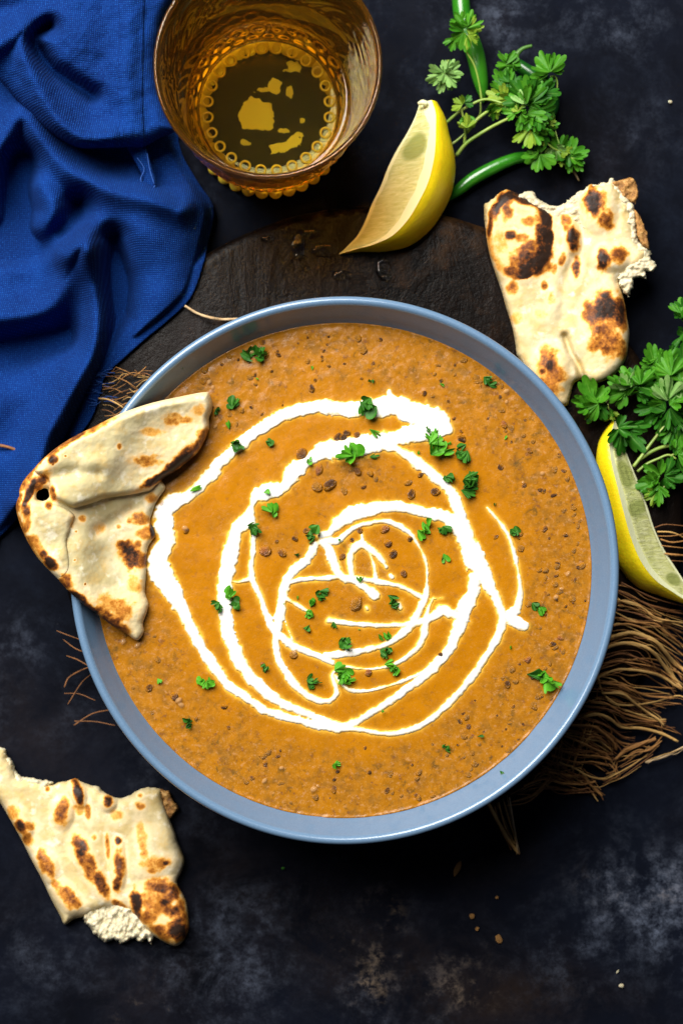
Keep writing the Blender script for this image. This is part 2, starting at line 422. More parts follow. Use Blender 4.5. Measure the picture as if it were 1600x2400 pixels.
rust = np.clip(blob(x, y, [(900, 2230, 260, 130, .55), (1080, 2330, 250, 90, .5), (620, 2080, 220, 110, .35), (1100, 2020, 180, 80, .6), (380, 2290, 130, 80, .4), (60, 1700, 150, 200, .3), (1330, 2330, 200, 60, .4)]) + .3 * fbm(x / 300, y / 300, 9), 0, 1)
tan = blob(x, y, [(870, 2230, 90, 40, .55), (860, 2310, 50, 40, .7), (900, 2130, 40, 40, .5), (1080, 2330, 80, 40, .5), (350, 2370, 60, 30, .5), (1070, 2250, 60, 60, .25), (1500, 2080, 110, 50, .35)])
reflection_mask = np.zeros_like(x)  # empty mask for the painted drink reflections
ny, nx = X.shape; idx = np.arange(ny * nx).reshape(ny, nx)
q = np.stack([idx[1:, :-1], idx[1:, 1:], idx[:-1, 1:], idx[:-1, :-1]], -1).reshape(-1, 4)
table = mesh_obj('table', np.stack(P(x, y, np.zeros_like(x)), 1), q, m_table, None, True, dict(smoke_caustic=smoke_caustic, rust=rust, tan=tan, reflection_mask=reflection_mask))
meta(table, 'dark navy and black painted table top with smoky worn patches', kind='structure')

# window reflections seen in the drink are painted as pale patches under the glass
# ------------------------------------------------------------------ wooden board
BC = P(870, 1215, .014)
def bdisp(Rr, Z, A):
    w = .9985 + .004 * fbm(A * 3 / pi * 4, Z * 0, 5) + .0015 * fbm(A * 30, Z * 200, 6)
    return Rr * np.where(Rr > .12, w, 1), Z
board = lathe('wooden_board', [(.0001, .001), (.128, .001), (.1318, .003), (.1330, .007), (.1326, .0115), (.1310, .0136), (.128, .014), (.06, .014), (.0001, .014)], (BC[0], BC[1], 0), 256, m_wood, None, bdisp, closed=False)
meta(board, 'round scorched dark brown wooden board under the blue grey bowl', 'board')

# ------------------------------------------------------------------ bowl
BX, BY, _ = P(807, 1337, .07)
prof = [(.0001, .017), (.045, .017), (.05, .018), (.052, .021), (.07, .028), (.09, .043), (.1035, .060), (.1076, .067), (.1086, .0690), (.1088, .0702), (.1083, .0712), (.1073, .0717), (.1063, .0715), (.1054, .0706), (.1045, .0685), (.1022, .0635), (.0996, .058), (.094, .050), (.08, .037), (.06, .027), (.04, .024), (.0001, .0235)]
pp = crom(prof, 4)
bowl = lathe('bowl', pp, (BX, BY, 0), 320, m_bowl, None, closed=False)
meta(bowl, 'wide blue grey ceramic bowl filled with orange brown lentil curry', 'bowl')

# ------------------------------------------------------------------ curry
ZS = .058
cc = lambda pts: zc(pts, 330, 880, 1.6505)
curry = empty('lentil_curry', (BX, BY, ZS))
meta(curry, 'orange brown lentil curry filling the blue grey bowl', 'curry')
SR = .0998
strokes = [
 [(960,60,18),(965,85,40),(975,115,90),(1030,135,95),(1110,165,110),(1170,190,70),(1185,215,40)],
 [(1040,140,80),(960,118,90),(880,128,75),(780,130,66),(680,122,58),(590,142,56),(500,182,54),(420,240,56),(330,312,50),(260,395,60),(190,458,54),(105,505,80),(90,580,84),(105,640,66),(70,700,88),(80,770,100),(130,845,80),(168,920,58),(200,990,46),(240,1060,48),(280,1120,50),(330,1190,46),(400,1240,42),(470,1290,40),(560,1320,36),(650,1345,36),(740,1365,38),(830,1368,24),(930,1385,22),(1010,1380,24),(1100,1345,26),(1190,1270,28),(1270,1180,32),(1340,1080,32),(1388,990,36),(1395,930,36),(1370,860,44),(1335,790,60),(1290,715,96),(1258,640,76),(1240,560,60),(1215,480,52),(1180,430,46),(1110,370,50),(1060,330,52),(1000,290,40),(950,270,50),(880,270,92),(800,285,90),(720,290,84),(640,335,50),(590,370,84),(560,425,50),(490,450,74),(445,470,46),(430,510,20)],
 [(1160,205,80),(1080,220,84),(1000,240,70),(920,250,60),(860,262,60)],
 [(430,500,18),(412,560,60),(370,600,64),(350,680,70),(335,760,68),(325,850,64),(328,930,60),(342,1000,58),(370,1080,58),(410,1150,54),(460,1200,50),(530,1260,46),(620,1300,38),(700,1330,34),(780,1358,38),(850,1330,34),(940,1275,32),(1020,1220,34),(1110,1150,46),(1150,1110,46),(1190,1060,44),(1230,980,60),(1250,910,72),(1280,850,60),(1290,780,56)],
 [(432,540,18),(436,620,26),(432,700,28),(428,780,28),(460,850,28),(490,930,30),(520,990,38),(580,1040,38),(650,1072,28),(710,1095,30),(740,1110,26)],
 [(330,790,8),(380,800,14),(425,785,24)],
 [(715,1085,36),(800,1075,30),(880,1060,30),(950,1040,28),(1010,1000,36),(1050,960,36),(1080,900,38),(1100,860,36),(1106,800,14),(1104,730,14),(1080,670,14),(1040,610,20),(980,572,26),(920,565,18),(850,580,24),(800,605,22),(760,640,30),(710,640,36)],
 [(700,640,38),(725,670,38),(742,720,42),(770,775,40),(830,800,30),(880,830,42),(905,850,42)],
 [(700,620,40),(730,608,32),(765,570,60),(810,540,70),(880,520,60),(960,508,50),(1040,515,44),(1120,535,48),(1200,560,66),(1250,620,60)],
 [(672,655,36),(645,710,40),(590,755,40),(560,810,48),(545,880,40),(532,960,42),(522,1030,34),(530,1090,32),(555,1140,34),(600,1200,36),(650,1240,32),(700,1260,28),(742,1252,24),(758,1225,22),(745,1185,24),(742,1155,14),(770,1130,10)],
 [(570,805,24),(620,790,22),(700,785,22),(780,780,28),(850,788,24),(930,800,28),(1000,815,20),(1050,838,22),(1095,862,38)],
 [(815,775,26),(808,720,28),(815,682,32),(850,655,34),(890,675,32),(922,705,28),(950,742,14)],
 [(878,672,12),(900,730,14),(910,795,22)], [(853,610,7),(858,640,14),(862,660,20)],
 [(967,777,24),(970,780,24)], [(998,885,32),(1003,900,28)], [(873,898,20),(877,904,18)], [(800,1035,20),(795,1070,26)],
 [(728,948,26),(780,956,24),(870,965,22),(960,966,22),(1050,960,28),(1120,940,36),(1165,905,46),(1200,922,42),(1240,930,50)],
 [(560,862,24),(620,898,16),(645,912,8)],
 [(1130,862,8),(1112,900,18),(1100,960,32),(1085,1030,28),(1040,1080,24),(980,1118,20),(900,1135,10),(830,1132,11),(760,1120,14)],
 [(750,1160,14),(800,1212,20),(870,1222,18),(960,1200,14),(1040,1172,18),(1110,1140,26)],
 [(1338,512,10),(1380,560,18),(1420,620,20),(1445,700,20),(1460,770,14),(1464,840,26),(1455,900,40),(1435,935,60),(1480,972,42)],
 [(552,925,6),(568,980,5),(592,1030,6)],
 [(1075,862,5),(1120,866,7),(1165,860,4)],
]
ST = []
for s in strokes:
    a = np.array(s, float); a = crom(a, 4)
    p = cc(a[:, :2]); ST.append(np.column_stack([p, a[:, 2] / 1.6505 / 2 * .90]))
def cream_field(x, y, grow=0.):
    x = np.asarray(x, float); y = np.asarray(y, float)
    best = np.full(x.shape, -1e3)
    wob = fbm(x / 15, y / 15, 21, 3); wf = fbm(x / 5.5, y / 5.5, 27, 2)
    for s in ST:
        x0, x1 = s[:, 0].min() - 45, s[:, 0].max() + 45; y0, y1 = s[:, 1].min() - 45, s[:, 1].max() + 45
        m = (x > x0) & (x < x1) & (y > y0) & (y < y1)
        if not m.any(): continue
        xm, ym, wm = x[m], y[m], wob[m]; bm = best[m]
        for a, b in zip(s[:-1], s[1:]):
            k = (abs(xm - (a[0] + b[0]) / 2) < 60) & (abs(ym - (a[1] + b[1]) / 2) < 60)
            if not k.any(): continue
            d, t = seg_dist(xm[k], ym[k], a, b)
            w = a[2] + (b[2] - a[2]) * t
            bm[k] = np.maximum(bm[k], w * (1 + .34 * wm[k]) - d + 1.2 * wm[k] + (.9 + .10 * w) * wf[m][k])
        best[m] = bm
    return best
# sauce surface
SCX, SCY = NX + BX / (H - ZS) * F, NY - BY / (H - ZS) * F
SRP = SR / (H - ZS) * F
disc = lambda x, y: SRP - np.hypot(x - SCX, y - SCY)
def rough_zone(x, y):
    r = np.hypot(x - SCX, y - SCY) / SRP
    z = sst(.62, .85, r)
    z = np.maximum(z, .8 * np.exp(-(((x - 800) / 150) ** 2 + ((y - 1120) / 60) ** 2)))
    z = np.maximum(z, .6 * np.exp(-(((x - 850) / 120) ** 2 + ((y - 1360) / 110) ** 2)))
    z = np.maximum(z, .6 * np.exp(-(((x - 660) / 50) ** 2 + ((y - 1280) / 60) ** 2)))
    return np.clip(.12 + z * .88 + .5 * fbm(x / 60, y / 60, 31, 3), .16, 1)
def zs(x, y):
    z = ZS + .0003 * fbm(x / 45, y / 45, 40, 3) + .00024 * fbm(x / 18, y / 18, 44, 3) * rough_zone(x, y)
    r = np.hypot(x - SCX, y - SCY); return z + .0004 * np.exp(-((SRP - r) / 5) ** 2)
def sauce_top(x, y, d): return zs(x, y)
cf_cache = {}
def creamy(x, y, d):
    c = cream_field(x, y); cf_cache['c'] = c
    return np.clip(np.exp(-np.clip(-c, 0, 50) / 3.2) * .75 * (1 + fbm(x / 30, y / 30, 77)), 0, 1)
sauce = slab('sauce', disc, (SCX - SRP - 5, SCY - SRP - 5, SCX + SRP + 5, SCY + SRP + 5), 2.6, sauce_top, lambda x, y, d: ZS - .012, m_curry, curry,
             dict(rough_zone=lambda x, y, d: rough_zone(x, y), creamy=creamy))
# cream
def cream_top(x, y, d):
    return zs(x, y) + .0001 + .0007 * rnd(d, 10) + .00022 * fbm(x / 16, y / 16, 50, 2) * sst(0, 10, d)
cream = slab('cream_swirl', cream_field, (330, 890, 1260, 1740), 1.9, cream_top, lambda x, y, d: zs(x, y) - .0004, m_cream, None,
             dict(thin=lambda x, y, d: np.clip(sst(6.0, 0, d) * (.75 + 1.3 * fbm(x / 40, y / 40, 61)), 0, 1)))
meta(cream, 'white cream drizzled in a loose spiral over the curry', 'cream')

# lentils: shared meshes
def pebble(seed, flat=.7):
    V, Fc = [], []
    n, m = 14, 9
    for j in range(m + 1):
        th = pi * j / m
        for i in range(n):
            a = 2 * pi * i / n
            v = np.array([sin(th) * cos(a), sin(th) * sin(a), cos(th) * flat])
            k = 1 + .30 * float(fbm(v[0] * 1.7 + seed * 9, v[1] * 1.7 + v[2] * 2.3, seed, 2))
            V.append(v * k)
    for j in range(m):
        for i in range(n): Fc.append((j*n + i, (j+1)*n + i, (j+1)*n + (i+1) % n, j*n + (i+1) % n))
    me = bpy.data.meshes.new('lentil'); me.from_pydata(V, [], Fc); me.polygons.foreach_set('use_smooth', [True] * len(me.polygons))
    return me
pebs = []
for k in range(4):
    row = []
    for s in range(4):
        me = pebble(s + 1 + 4 * k, .75); me.materials.append(m_len[k]); row.append(me)
    pebs.append(row)
def put_part(name, me, px, py, z, r, parent, tilt=.5):
    o = bpy.data.objects.new(name, me); COL.objects.link(o)
    x, y, _ = P(px, py, z); o.parent = parent
    o.matrix_parent_inverse = Matrix.Translation(-parent.location)
    o.location = (x, y, z); o.scale = (r * random.uniform(.8, 1.35), r * random.uniform(.7, 1.05), r)
    o.rotation_euler = (random.uniform(-tilt, tilt), random.uniform(-tilt, tilt), random.uniform(0, 6.28))
    return o
LEN = [(730,425,15,0),(690,365,12,3),(840,372,12,1),(885,378,9,2),(620,305,15,1),(765,240,12,0),(795,222,9,0),(835,232,10,1),(480,680,15,3),(545,688,12,1),(1045,460,11,0),(1135,450,12,0),(860,430,9,1),(680,430,12,2),(595,630,8,0),(955,650,12,1),(975,692,10,0),(1040,632,9,0),(1015,765,11,1),(945,595,11,3),(832,885,18,2),(1080,385,8,0),(1240,245,10,0),(782,240,10,0),(130,1242,12,1),(320,1282,8,0),(33,1208,9,0),(660,50,9,0),(1095,70,7,0),(845,600,8,1),(780,700,8,1),(590,1080,10,2),(880,1150,11,3),(1110,1150,7,1),(1415,1195,9,0),(1160,1080,8,0),(1500,290,8,1),(175,600,8,1),(640,600,9,1)]
nl = 0
for a, b, r, k in LEN:
    p = cc([(a, b)])[0]; rr = r / 1.6505 / F * (H - ZS) * 1.12
    put_part('lentil', random.choice(pebs[k]), p[0], p[1], ZS - rr * .25, rr * 1.45, curry); nl += 1
for a, b, r, k in [(495,290,7,0),(565,232,8,1),(790,255,10,0),(740,375,7,0),(1160,120,7,0),(1005,128,6,0),(1275,320,6,0),(1030,490,7,0),(1160,335,7,2),(590,640,6,0),(820,625,5,0),(670,690,7,1),(1400,430,6,1),(310,640,6,0),(285,460,8,2)]:
    p = zc([(a, b)], 400, 750, 3.136)[0]; rr = r / 3.136 * 2.9 / F * (H - ZS)
    put_part('lentil', random.choice(pebs[k]), p[0], p[1], ZS + rr * .1, rr * .62, curry); nl += 1
CF = lambda px, py: float(cream_field(np.array([px]), np.array([py]))[0])
t = 0
while nl < 270 and t < 6000:
    t += 1
    a = random.uniform(0, 2 * pi); r = SRP * (random.random() ** .38) * .985
    px, py = SCX + r * cos(a), SCY + r * sin(a)
    rz = float(rough_zone(np.array([px]), np.array([py]))[0])
    if float(fbm(np.array([px / 38.]), np.array([py / 38.]), 66, 2)[0]) < random.uniform(-.5, .25): continue
    if random.random() > rz ** 2 * (1.4 if px > 1000 else .8) or CF(px, py) > -6: continue
    k = random.choices([0, 1, 2, 3], [.20, .22, .53, .05])[0]
    rr = random.uniform(.0006, .0013) * (1.5 if k >= 2 else random.choice([.8, 1.1, 1.3]))
    put_part('lentil', random.choice(pebs[k]), px, py, ZS - rr * random.uniform(.42, .66) + .0002, rr, curry); nl += 1
# air bubbles at the surface
bub = bpy.data.meshes.new('bubble')
V = [(sin(j * pi / 12) * cos(i * pi / 8), sin(j * pi / 12) * sin(i * pi / 8), cos(j * pi / 12)) for j in range(7) for i in range(16)]
Fc = [(j*16 + i, (j+1)*16 + i, (j+1)*16 + (i+1) % 16, j*16 + (i+1) % 16) for j in range(6) for i in range(16)]
bub.from_pydata(V, [], Fc); bub.polygons.foreach_set('use_smooth', [True] * len(bub.polygons)); bub.materials.append(m_bubble)
for px, py, r in [(491, 896, 9), (499, 908, 5), (290, 1504, 8), (323, 1512, 7), (419, 1642, 10), (425, 1652, 7), (470, 1007, 6), (505, 1000, 5), (1186, 917, 6), (1186, 942, 5), (1330, 1345, 7), (1302, 1400, 7), (1225, 1131, 5), (1270, 1110, 6), (590, 826, 7), (380, 1180, 6), (434, 1238, 7), (620, 1830, 6), (660, 1800, 5), (735, 1850, 7), (745, 1842, 4), (1315, 1380, 5), (820, 1280, 6), (690, 1530, 6)]:
    rr = r / F * (H - ZS); o = put_part('bubble', bub, px, py, ZS + .0003, rr, curry, .05)

# ------------------------------------------------------------------ leaves
def leaf_geo(size, lobes=5, teeth=3, fan=2.0, cup=.25, wav=.12, seed=0, deep=.42, elong=1.0):
    """a coriander leaflet: base at the origin, fan along +x; returns V, F, vein"""
    rs = random.Random(seed)
    na, nr = lobes * teeth * 6 + 1, 6
    V, vein = [], []
    lv = [rs.uniform(.74, 1.1) for _ in range(lobes)]
    for i in range(na):
        u = i / (na - 1); a = (u - .5) * fan * 1.15
        li = min(int(u * lobes), lobes - 1); lu = u * lobes - li
        lobe = 1 - deep * abs(2 * lu - 1) ** 2.2
        tu = (u * lobes * teeth) % 1; tooth = 1 - .20 * abs(2 * tu - 1) ** 2.6
        env = (1 - .30 * abs(2 * u - 1) ** 2.5) * lv[li]
        r = env * lobe * tooth
        aa = a + .1 * (lu - .5) * 0
        for j in range(nr):
            f = .04 + .96 * j / (nr - 1)
            x = r * f * cos(aa) * elong; y = r * f * sin(aa)
            z = cup * f * f * (abs(2 * u - 1) ** 1.3) + wav * f * sin(u * lobes * 2 * pi + seed) * .5 - .07 * f * abs(2 * lu - 1) + wav * .8 * f * f * sin(seed * 1.7 + u * 7)
            V.append((x * size, y * size, z * size)); vein.append(max(0, 1 - abs(2 * lu - 1) * 5) * (1 - f * .7))
    Fc = [(i*nr + j, i*nr + j + 1, (i+1)*nr + j + 1, (i+1)*nr + j) for i in range(na - 1) for j in range(nr - 1)]
    return V, Fc, vein
def place_leaf(name, px, py, z, size_px, ang, mat, parent, seed, tilt=.35, **kw):
    size_px *= 1.15
    """size in photo px; ang: where the fan points in the photo (0 right, 90 up)"""
    rs = random.Random(seed * 13 + 5)
    s = size_px / F * (H - z)
    V, Fc, vein = leaf_geo(s, seed=seed, **kw)
    Mx = Matrix.Rotation(R(ang), 3, 'Z') @ Matrix.Rotation(rs.uniform(-tilt, tilt), 3, 'Y') @ Matrix.Rotation(rs.uniform(-tilt, tilt), 3, 'X')
    W = [Mx @ Vector(v) for v in V]; zl = min(w.z for w in W)
    bx, by, _ = P(px, py, z)
    V = [(bx + w.x, by + w.y, z + w.z - min(zl, 0) * .8) for w in W]
    return mesh_obj(name, V, Fc, mat, parent, True, dict(vein=vein))

# chopped coriander on the curry: (x, y, width, direction, pieces, shade) in crop coordinates + label
BITS = [
 (865,130,72,-70,3,0,'long dark chopped coriander leaf across the outer cream arc above its first gap'),
 (905,222,52,-30,1,1,'thin green coriander strip at the gap between the two uppermost cream bands'),
 (385,278,58,-60,2,0,'coriander shred with twisted stalk crossing the outer cream arc on its upper left'),
 (500,262,34,80,2,0,'small dark coriander flake on bare curry below the upper left cream arc'),
 (212,440,58,20,1,1,'flat green coriander strip lying on the outer cream arc beside the dipped naan'),
 (368,110,55,60,2,0,'dark curled coriander leaf with looping stalk right of the dipped naan tip'),
 (338,188,44,100,1,1,'bright triangular coriander piece beside the tip of the dipped naan'),
 (812,288,76,110,3,1,'bright green lobed coriander leaf on the broad upper cream band of the second ring'),
 (902,313,42,10,1,0,'small dark oval coriander flake at the right of the broad second cream band'),
 (652,330,34,40,1,1,'small green coriander flake beside a dark lentil on the upper cream band'),
 (1140,255,88,100,4,1,'largest bright coriander cluster under the thick cream corner at upper right'),
 (1110,210,30,120,1,0,'tiny coriander sprig tip on the thick cream corner at upper right'),
 (1232,302,62,-60,3,0,'dark crumpled coriander leaf right of the cluster under the thick cream corner'),
 (1192,262,24,10,1,1,'small pale green flake between two larger coriander clusters at upper right'),
 (1075,297,20,90,1,1,'tiny oval coriander flake left of the large upper right cluster'),
 (1410,240,26,60,1,1,'lone small coriander fleck on bare curry far right of the cream corner'),
 (1195,400,50,-20,2,0,'dark coriander leaf touching the right shoulder of the second cream ring'),
 (1275,430,78,0,4,0,'wide dark feathery coriander leaf just outside the second cream ring on the right'),
 (1368,497,18,80,1,0,'tiny coriander speck above the start of the short right hand cream line'),
 (512,515,58,90,3,1,'lacy coriander leaf on curry below the left end of the second cream ring'),
 (490,450,30,20,1,1,'thin curved coriander stalk on the rounded left cream pool'),
 (435,600,66,-65,2,0,'narrow coriander leaf with dark tip beside the left vertical cream line'),
 (658,615,58,-90,2,0,'dark triangular coriander leaf at the top of the inner cream loop'),
 (770,635,22,80,1,1,'tiny upright coriander flake between the cream lines above the inner loop'),
 (605,693,26,0,1,0,'small dark fleck on curry left of the inner cream loop'),
 (1095,592,66,-80,2,1,'broad bright flat coriander leaf under the inner right cream arc'),
 (1165,590,50,0,2,0,'crinkled dark coriander piece tucked against the inner right cream arc'),
 (1175,708,42,-75,1,1,'smooth oval coriander flake alone inside the right side of the second ring'),
 (848,785,34,90,1,0,'square dark coriander piece at the crossing of cream lines in the centre'),
 (705,842,56,-35,3,0,'dark crumbly coriander shred inside the left half of the inner circle'),
 (605,860,20,90,1,1,'tiny green fleck near the left edge of the inner circle'),
 (658,880,38,80,2,1,'upper bright coriander leaf of the pair at the end of the short cream spur'),
 (645,930,42,-90,2,1,'lower bright coriander leaf of the pair at the end of the short cream spur'),
 (555,882,14,0,1,1,'tiny round green speck on the left cream line of the inner circle'),
 (640,975,28,10,1,0,'small nearly black coriander fleck below the short cream spur'),
 (745,968,32,-90,1,0,'coriander flake at the left end of the straight horizontal cream line'),
 (845,983,16,0,1,1,'faint green speck under the straight horizontal cream line'),
 (792,1022,56,20,3,0,'dark coriander leaf with a drop of cream below it inside the inner circle'),
 (970,870,62,50,2,0,'dark hooked coriander sprig beside a small blob of cream in the centre right'),
 (950,1005,52,-40,2,1,'upper green leaf of the coriander chain on the inner lower right cream'),
 (950,1068,46,-90,3,0,'middle dark leaf of the coriander chain on the inner lower right cream'),
 (970,1130,52,-85,2,1,'lowest bright leaf of the coriander chain on the inner lower right cream'),
 (793,1155,68,-60,3,1,'bright lacy coriander leaf under the bottom crossing of the inner cream lines'),
 (660,1195,52,60,3,0,'dark frilly coriander leaf resting on the lowest inner cream loop'),
 (480,1135,36,-80,2,0,'small coriander flake on curry between the lower left cream rings'),
 (228,1180,44,60,2,1,'left half of the bright coriander pair outside the lower left cream ring'),
 (268,1190,50,-40,2,1,'right half of the bright coriander pair touching the lower left cream ring'),
 (75,1180,30,-40,1,1,'small coriander fleck near the left wall below the dipped naan'),
 (190,1340,44,-20,2,0,'dark coriander piece on open curry at the lower left'),
 (345,850,50,80,2,1,'upper leaf of the large coriander clump on the left of the second cream ring'),
 (305,905,52,-100,2,0,'lower left leaf of the large coriander clump on the second cream ring'),
 (370,885,48,60,2,0,'right leaf of the large coriander clump on the second cream ring'),
 (932,1298,20,90,1,1,'tiny coriander fleck below the lower right run of the second cream ring'),
 (1525,890,36,-40,1,0,'left part of the coriander pair on curry right of the outer cream'),
 (1545,915,36,-30,2,1,'right part of the coriander pair on curry right of the outer cream'),
 (1520,1155,60,0,1,0,'flat arm of the star shaped coriander leaf near the lower right wall'),
 (1560,1170,80,-80,2,1,'stalky part of the star shaped coriander leaf near the lower right wall'),
 (1452,598,44,-65,2,0,'coriander piece with a thread of stalk outside the short right hand cream line'),
 (1345,20,48,0,3,0,'dark coriander flake on curry near the upper right wall of the bowl'),
 (895,20,26,0,2,0,'small dark coriander flake above the top of the outer cream arc'),
 (1165,35,26,-15,1,1,'thin green thread on curry above the cream corner'),
 (450,15,18,-30,1,1,'faint thin coriander thread on curry at the upper left'),
 (415,-85,64,-10,3,0,'left half of the dark coriander bunch between two lentils near the upper left wall'),
 (465,-90,60,80,3,0,'right half of the dark coriander bunch between two lentils near the upper left wall'),
 (662,-30,22,90,1,1,'small bright round coriander speck near the top of the curry'),
 (760,1497,40,30,2,1,'coriander piece low on the open curry near the bottom of the bowl'),
 (1175,1435,36,25,2,0,'dark green coriander shred on curry at the lower right'),
 (1312,1395,24,0,1,0,'small dull coriander fleck on curry at the lower right'),
 (1430,1050,18,90,1,1,'faint green fleck outside the outer cream on the right'),
 (295,140,32,-40,2,0,'small coriander fleck stuck by the bubbles at the dipped naan tip'),
]
def ztop_at(px, py):
    c = CF(px, py); return float(zs(np.array([px]), np.array([py]))[0]) + (.0012 if c > 0 else 0)
for i, (a, b, w, ang, n, sh, lab) in enumerate(BITS):
    px, py = cc([(a, b)])[0]; wpx = w / 1.6505 * 1.34
    rs = random.Random(i * 7 + 3)
    V, Fc, vv = [], [], []
    z0 = ztop_at(px, py) + .0003
    thin = w < 30 or (n == 1 and w > 45)
    for k in range(n + (1 if n > 1 else 0)):
        sz = wpx * (.78 if n == 1 else .60) * rs.uniform(.85, 1.15) / F * (H - z0)
        aa = R(ang + (0 if k == 0 else rs.uniform(-90, 90)))
        v, f, e = leaf_geo(sz, seed=i * 5 + k, lobes=rs.choice([1, 2, 2, 3]) if n < 4 else 3, teeth=rs.choice([1, 2, 2]), fan=.7 if thin else rs.uniform(.8, 1.9), cup=rs.uniform(-.3, .6), wav=rs.uniform(.15, .4), deep=rs.uniform(.15, .45))
        off = (rs.uniform(-.28, .28) * wpx / F * (H - z0) if k else 0, rs.uniform(-.28, .28) * wpx / F * (H - z0) if k else 0)
        Mx = Matrix.Rotation(aa, 3, 'Z') @ Matrix.Rotation(rs.uniform(-.4, .2), 3, 'Y') @ Matrix.Rotation(rs.uniform(-.7, .7), 3, 'X')
        Wv = [Mx @ (Vector(q_) - Vector((sz * .5, 0, 0))) for q_ in v]; zl = min(q_.z for q_ in Wv)
        bx, by, _ = P(px, py, z0); o0 = len(V)
        V += [(bx + q_.x + off[0], by + q_.y + off[1], z0 + (q_.z - zl) * .75 + k * .0002) for q_ in Wv]
        Fc += [tuple(t_ + o0 for t_ in q_) for q_ in f]; vv += e
    o = mesh_obj('chopped_coriander', V, Fc, m_bit[sh], None, True, dict(vein=vv))
    meta(o, lab, 'herb', 'chopped coriander scattered over the curry')
# flecks stuck on the bowl's inner wall
for px, py, z, w, lab in [(1170, 1806, .0655, 14, 'tiny coriander fleck stuck on the lower right wall of the bowl'), (423, 859, .0655, 9, 'tiny dark coriander fleck stuck on the upper left wall of the bowl')]:
    o = place_leaf('chopped_coriander', px, py, z, w, -40, m_bit[0], None, int(px), lobes=2, teeth=2, fan=1.0)
    meta(o, lab, 'herb', 'chopped coriander scattered over the curry')

# ------------------------------------------------------------------ naan
def toast_fn(spots, ox, oy, s, extra=None, seed=0):
    S = [(ox + a / s, oy + b / s, rx / s, ry / s, R(rot), k) for a, b, rx, ry, rot, k in spots]
    def f(x, y, d=None):
        t = np.zeros_like(x)
        n = fbm(x / 16, y / 16, seed, 4); n2 = fbm(x / 55, y / 55, seed + 9, 3)
        for cx, cy_, rx, ry, ro, k in S:
            dx, dy = x - cx, y - cy_
            u = (dx * cos(ro) + dy * sin(ro)) / rx / 1.1; v = (-dx * sin(ro) + dy * cos(ro)) / ry / 1.08
            e = np.hypot(u, v) + .42 * n
            t = np.maximum(t, k * sst(1.4, .35, e))
            t = np.maximum(t, .25 * min(1, k * 1.3) * sst(2.1 + n, .8, e))
        t = t * (1 - .25 * np.clip(n * 1.5, 0, 1)) + .05 * np.clip(n2, 0, 1)
        if extra is not None: t = np.maximum(t, extra(x, y, d, n))
        return np.clip(t, 0, 1)
    return f
def bumps(spots, ox, oy, s, hgt):
    def f(x, y):
        z = np.zeros_like(x)
        for a, b, rx, ry, rot, k in spots:
            if k < .45: continue
            dx, dy = x - ox - a / s, y - oy - b / s; ro = R(rot); rx_, ry_ = rx / s * 1.25, ry / s * 1.25
            u = (dx * cos(ro) + dy * sin(ro)) / rx_; v = (-dx * sin(ro) + dy * cos(ro)) / ry_
            z = np.maximum(z, hgt * min(1, rx_ / 18) * sst(0, 1, np.clip(1 - u * u - v * v, 0, 1)))
        return z
    return f
def bbox(p, m=4): return (p[:, 0].min() - m, p[:, 1].min() - m, p[:, 0].max() + m, p[:, 1].max() + m)

# -- upper right piece
o2 = (1100, 380, 3.136)
crust2 = [(105,315),(150,290),(200,240),(260,205),(310,215),(370,240),(420,255),(480,300),(540,330),(620,345),(690,335),(730,318),(735,275),(780,245),(840,205),(880,170),(940,165),(1000,160),(1045,135),(1100,200),(1125,260),(1180,310),(1195,400),(1215,500),(1250,600),(1310,650),(1280,740),(1200,790),(1100,860),(1110,930),(1140,1050),(1155,1150),(1170,1240),(1165,1330),(1150,1430),(1110,1510),(1050,1570),(990,1605),(930,1625),(870,1612),(820,1600),(770,1620),(750,1665),(735,1730),(712,1790),(640,1790),(540,1700),(430,1560),(360,1440),(345,1410),(330,1300),(300,1170),(270,1080),(240,970),(200,850),(160,730),(130,600),(112,450)]
sp2 = [(545,560,58,235,-4,.98),(420,270,150,45,18,.95),(230,270,60,40,-40,.8),(152,450,20,130,8,.85),(400,715,100,95,0,.85),(330,800,70,40,0,.8),(480,790,80,50,0,.75),(300,540,42,40,0,.85),(380,560,60,40,0,.5),(275,370,42,90,5,.62),(430,440,60,45,0,.5),(440,620,70,60,0,.62),(230,600,70,120,0,.3),(920,290,80,110,-15,.98),(1000,420,60,90,-10,.75),(760,560,45,85,-8,.95),(708,430,36,95,-10,.52),(782,780,34,78,0,1.0),(680,710,26,62,18,.62),(620,790,22,50,18,.42),(982,720,48,82,0,1.0),(1095,680,75,65,0,.6),(1000,1070,110,120,0,.98),(900,1100,70,110,0,.72),(1000,1280,110,160,0,.68),(1100,1100,45,150,-5,.85),(1110,1380,40,90,0,.55),(920,1340,60,80,0,.52),(575,1450,85,100,0,.6),(600,1600,110,130,0,.55),(585,1490,32,60,0,.85),(540,1540,30,30,0,.75),(310,930,45,55,0,.52),(550,905,26,34,0,.66),(600,1000,40,50,0,.3),(350,1140,60,50,0,.3),(520,1110,60,50,0,.25),(920,880,60,60,0,.2),(400,1220,60,60,0,.15)]
pc = crom(zc(crust2, *o2), 3, True)
bigc = (1100 + 365 / 3.136, 380 + 530 / 3.136)
b2 = bumps([(365, 530, 245, 320, 0, 1), (1000, 1200, 170, 300, 0, 1), (940, 330, 130, 190, -12, 1), (760, 560, 60, 130, -8, 1), (1030, 700, 130, 100, 0, 1), (590, 1540, 130, 200, 0, 1)], *o2, .0030)
crease2 = line_field([tuple(q_) for q_ in zc([(700, 1280), (740, 1400), (800, 1500), (830, 1590)], *o2)], 8)
crease3 = line_field([tuple(q_) for q_ in zc([(770, 250), (800, 400), (830, 560), (700, 900), (680, 1150)], *o2)], 16)
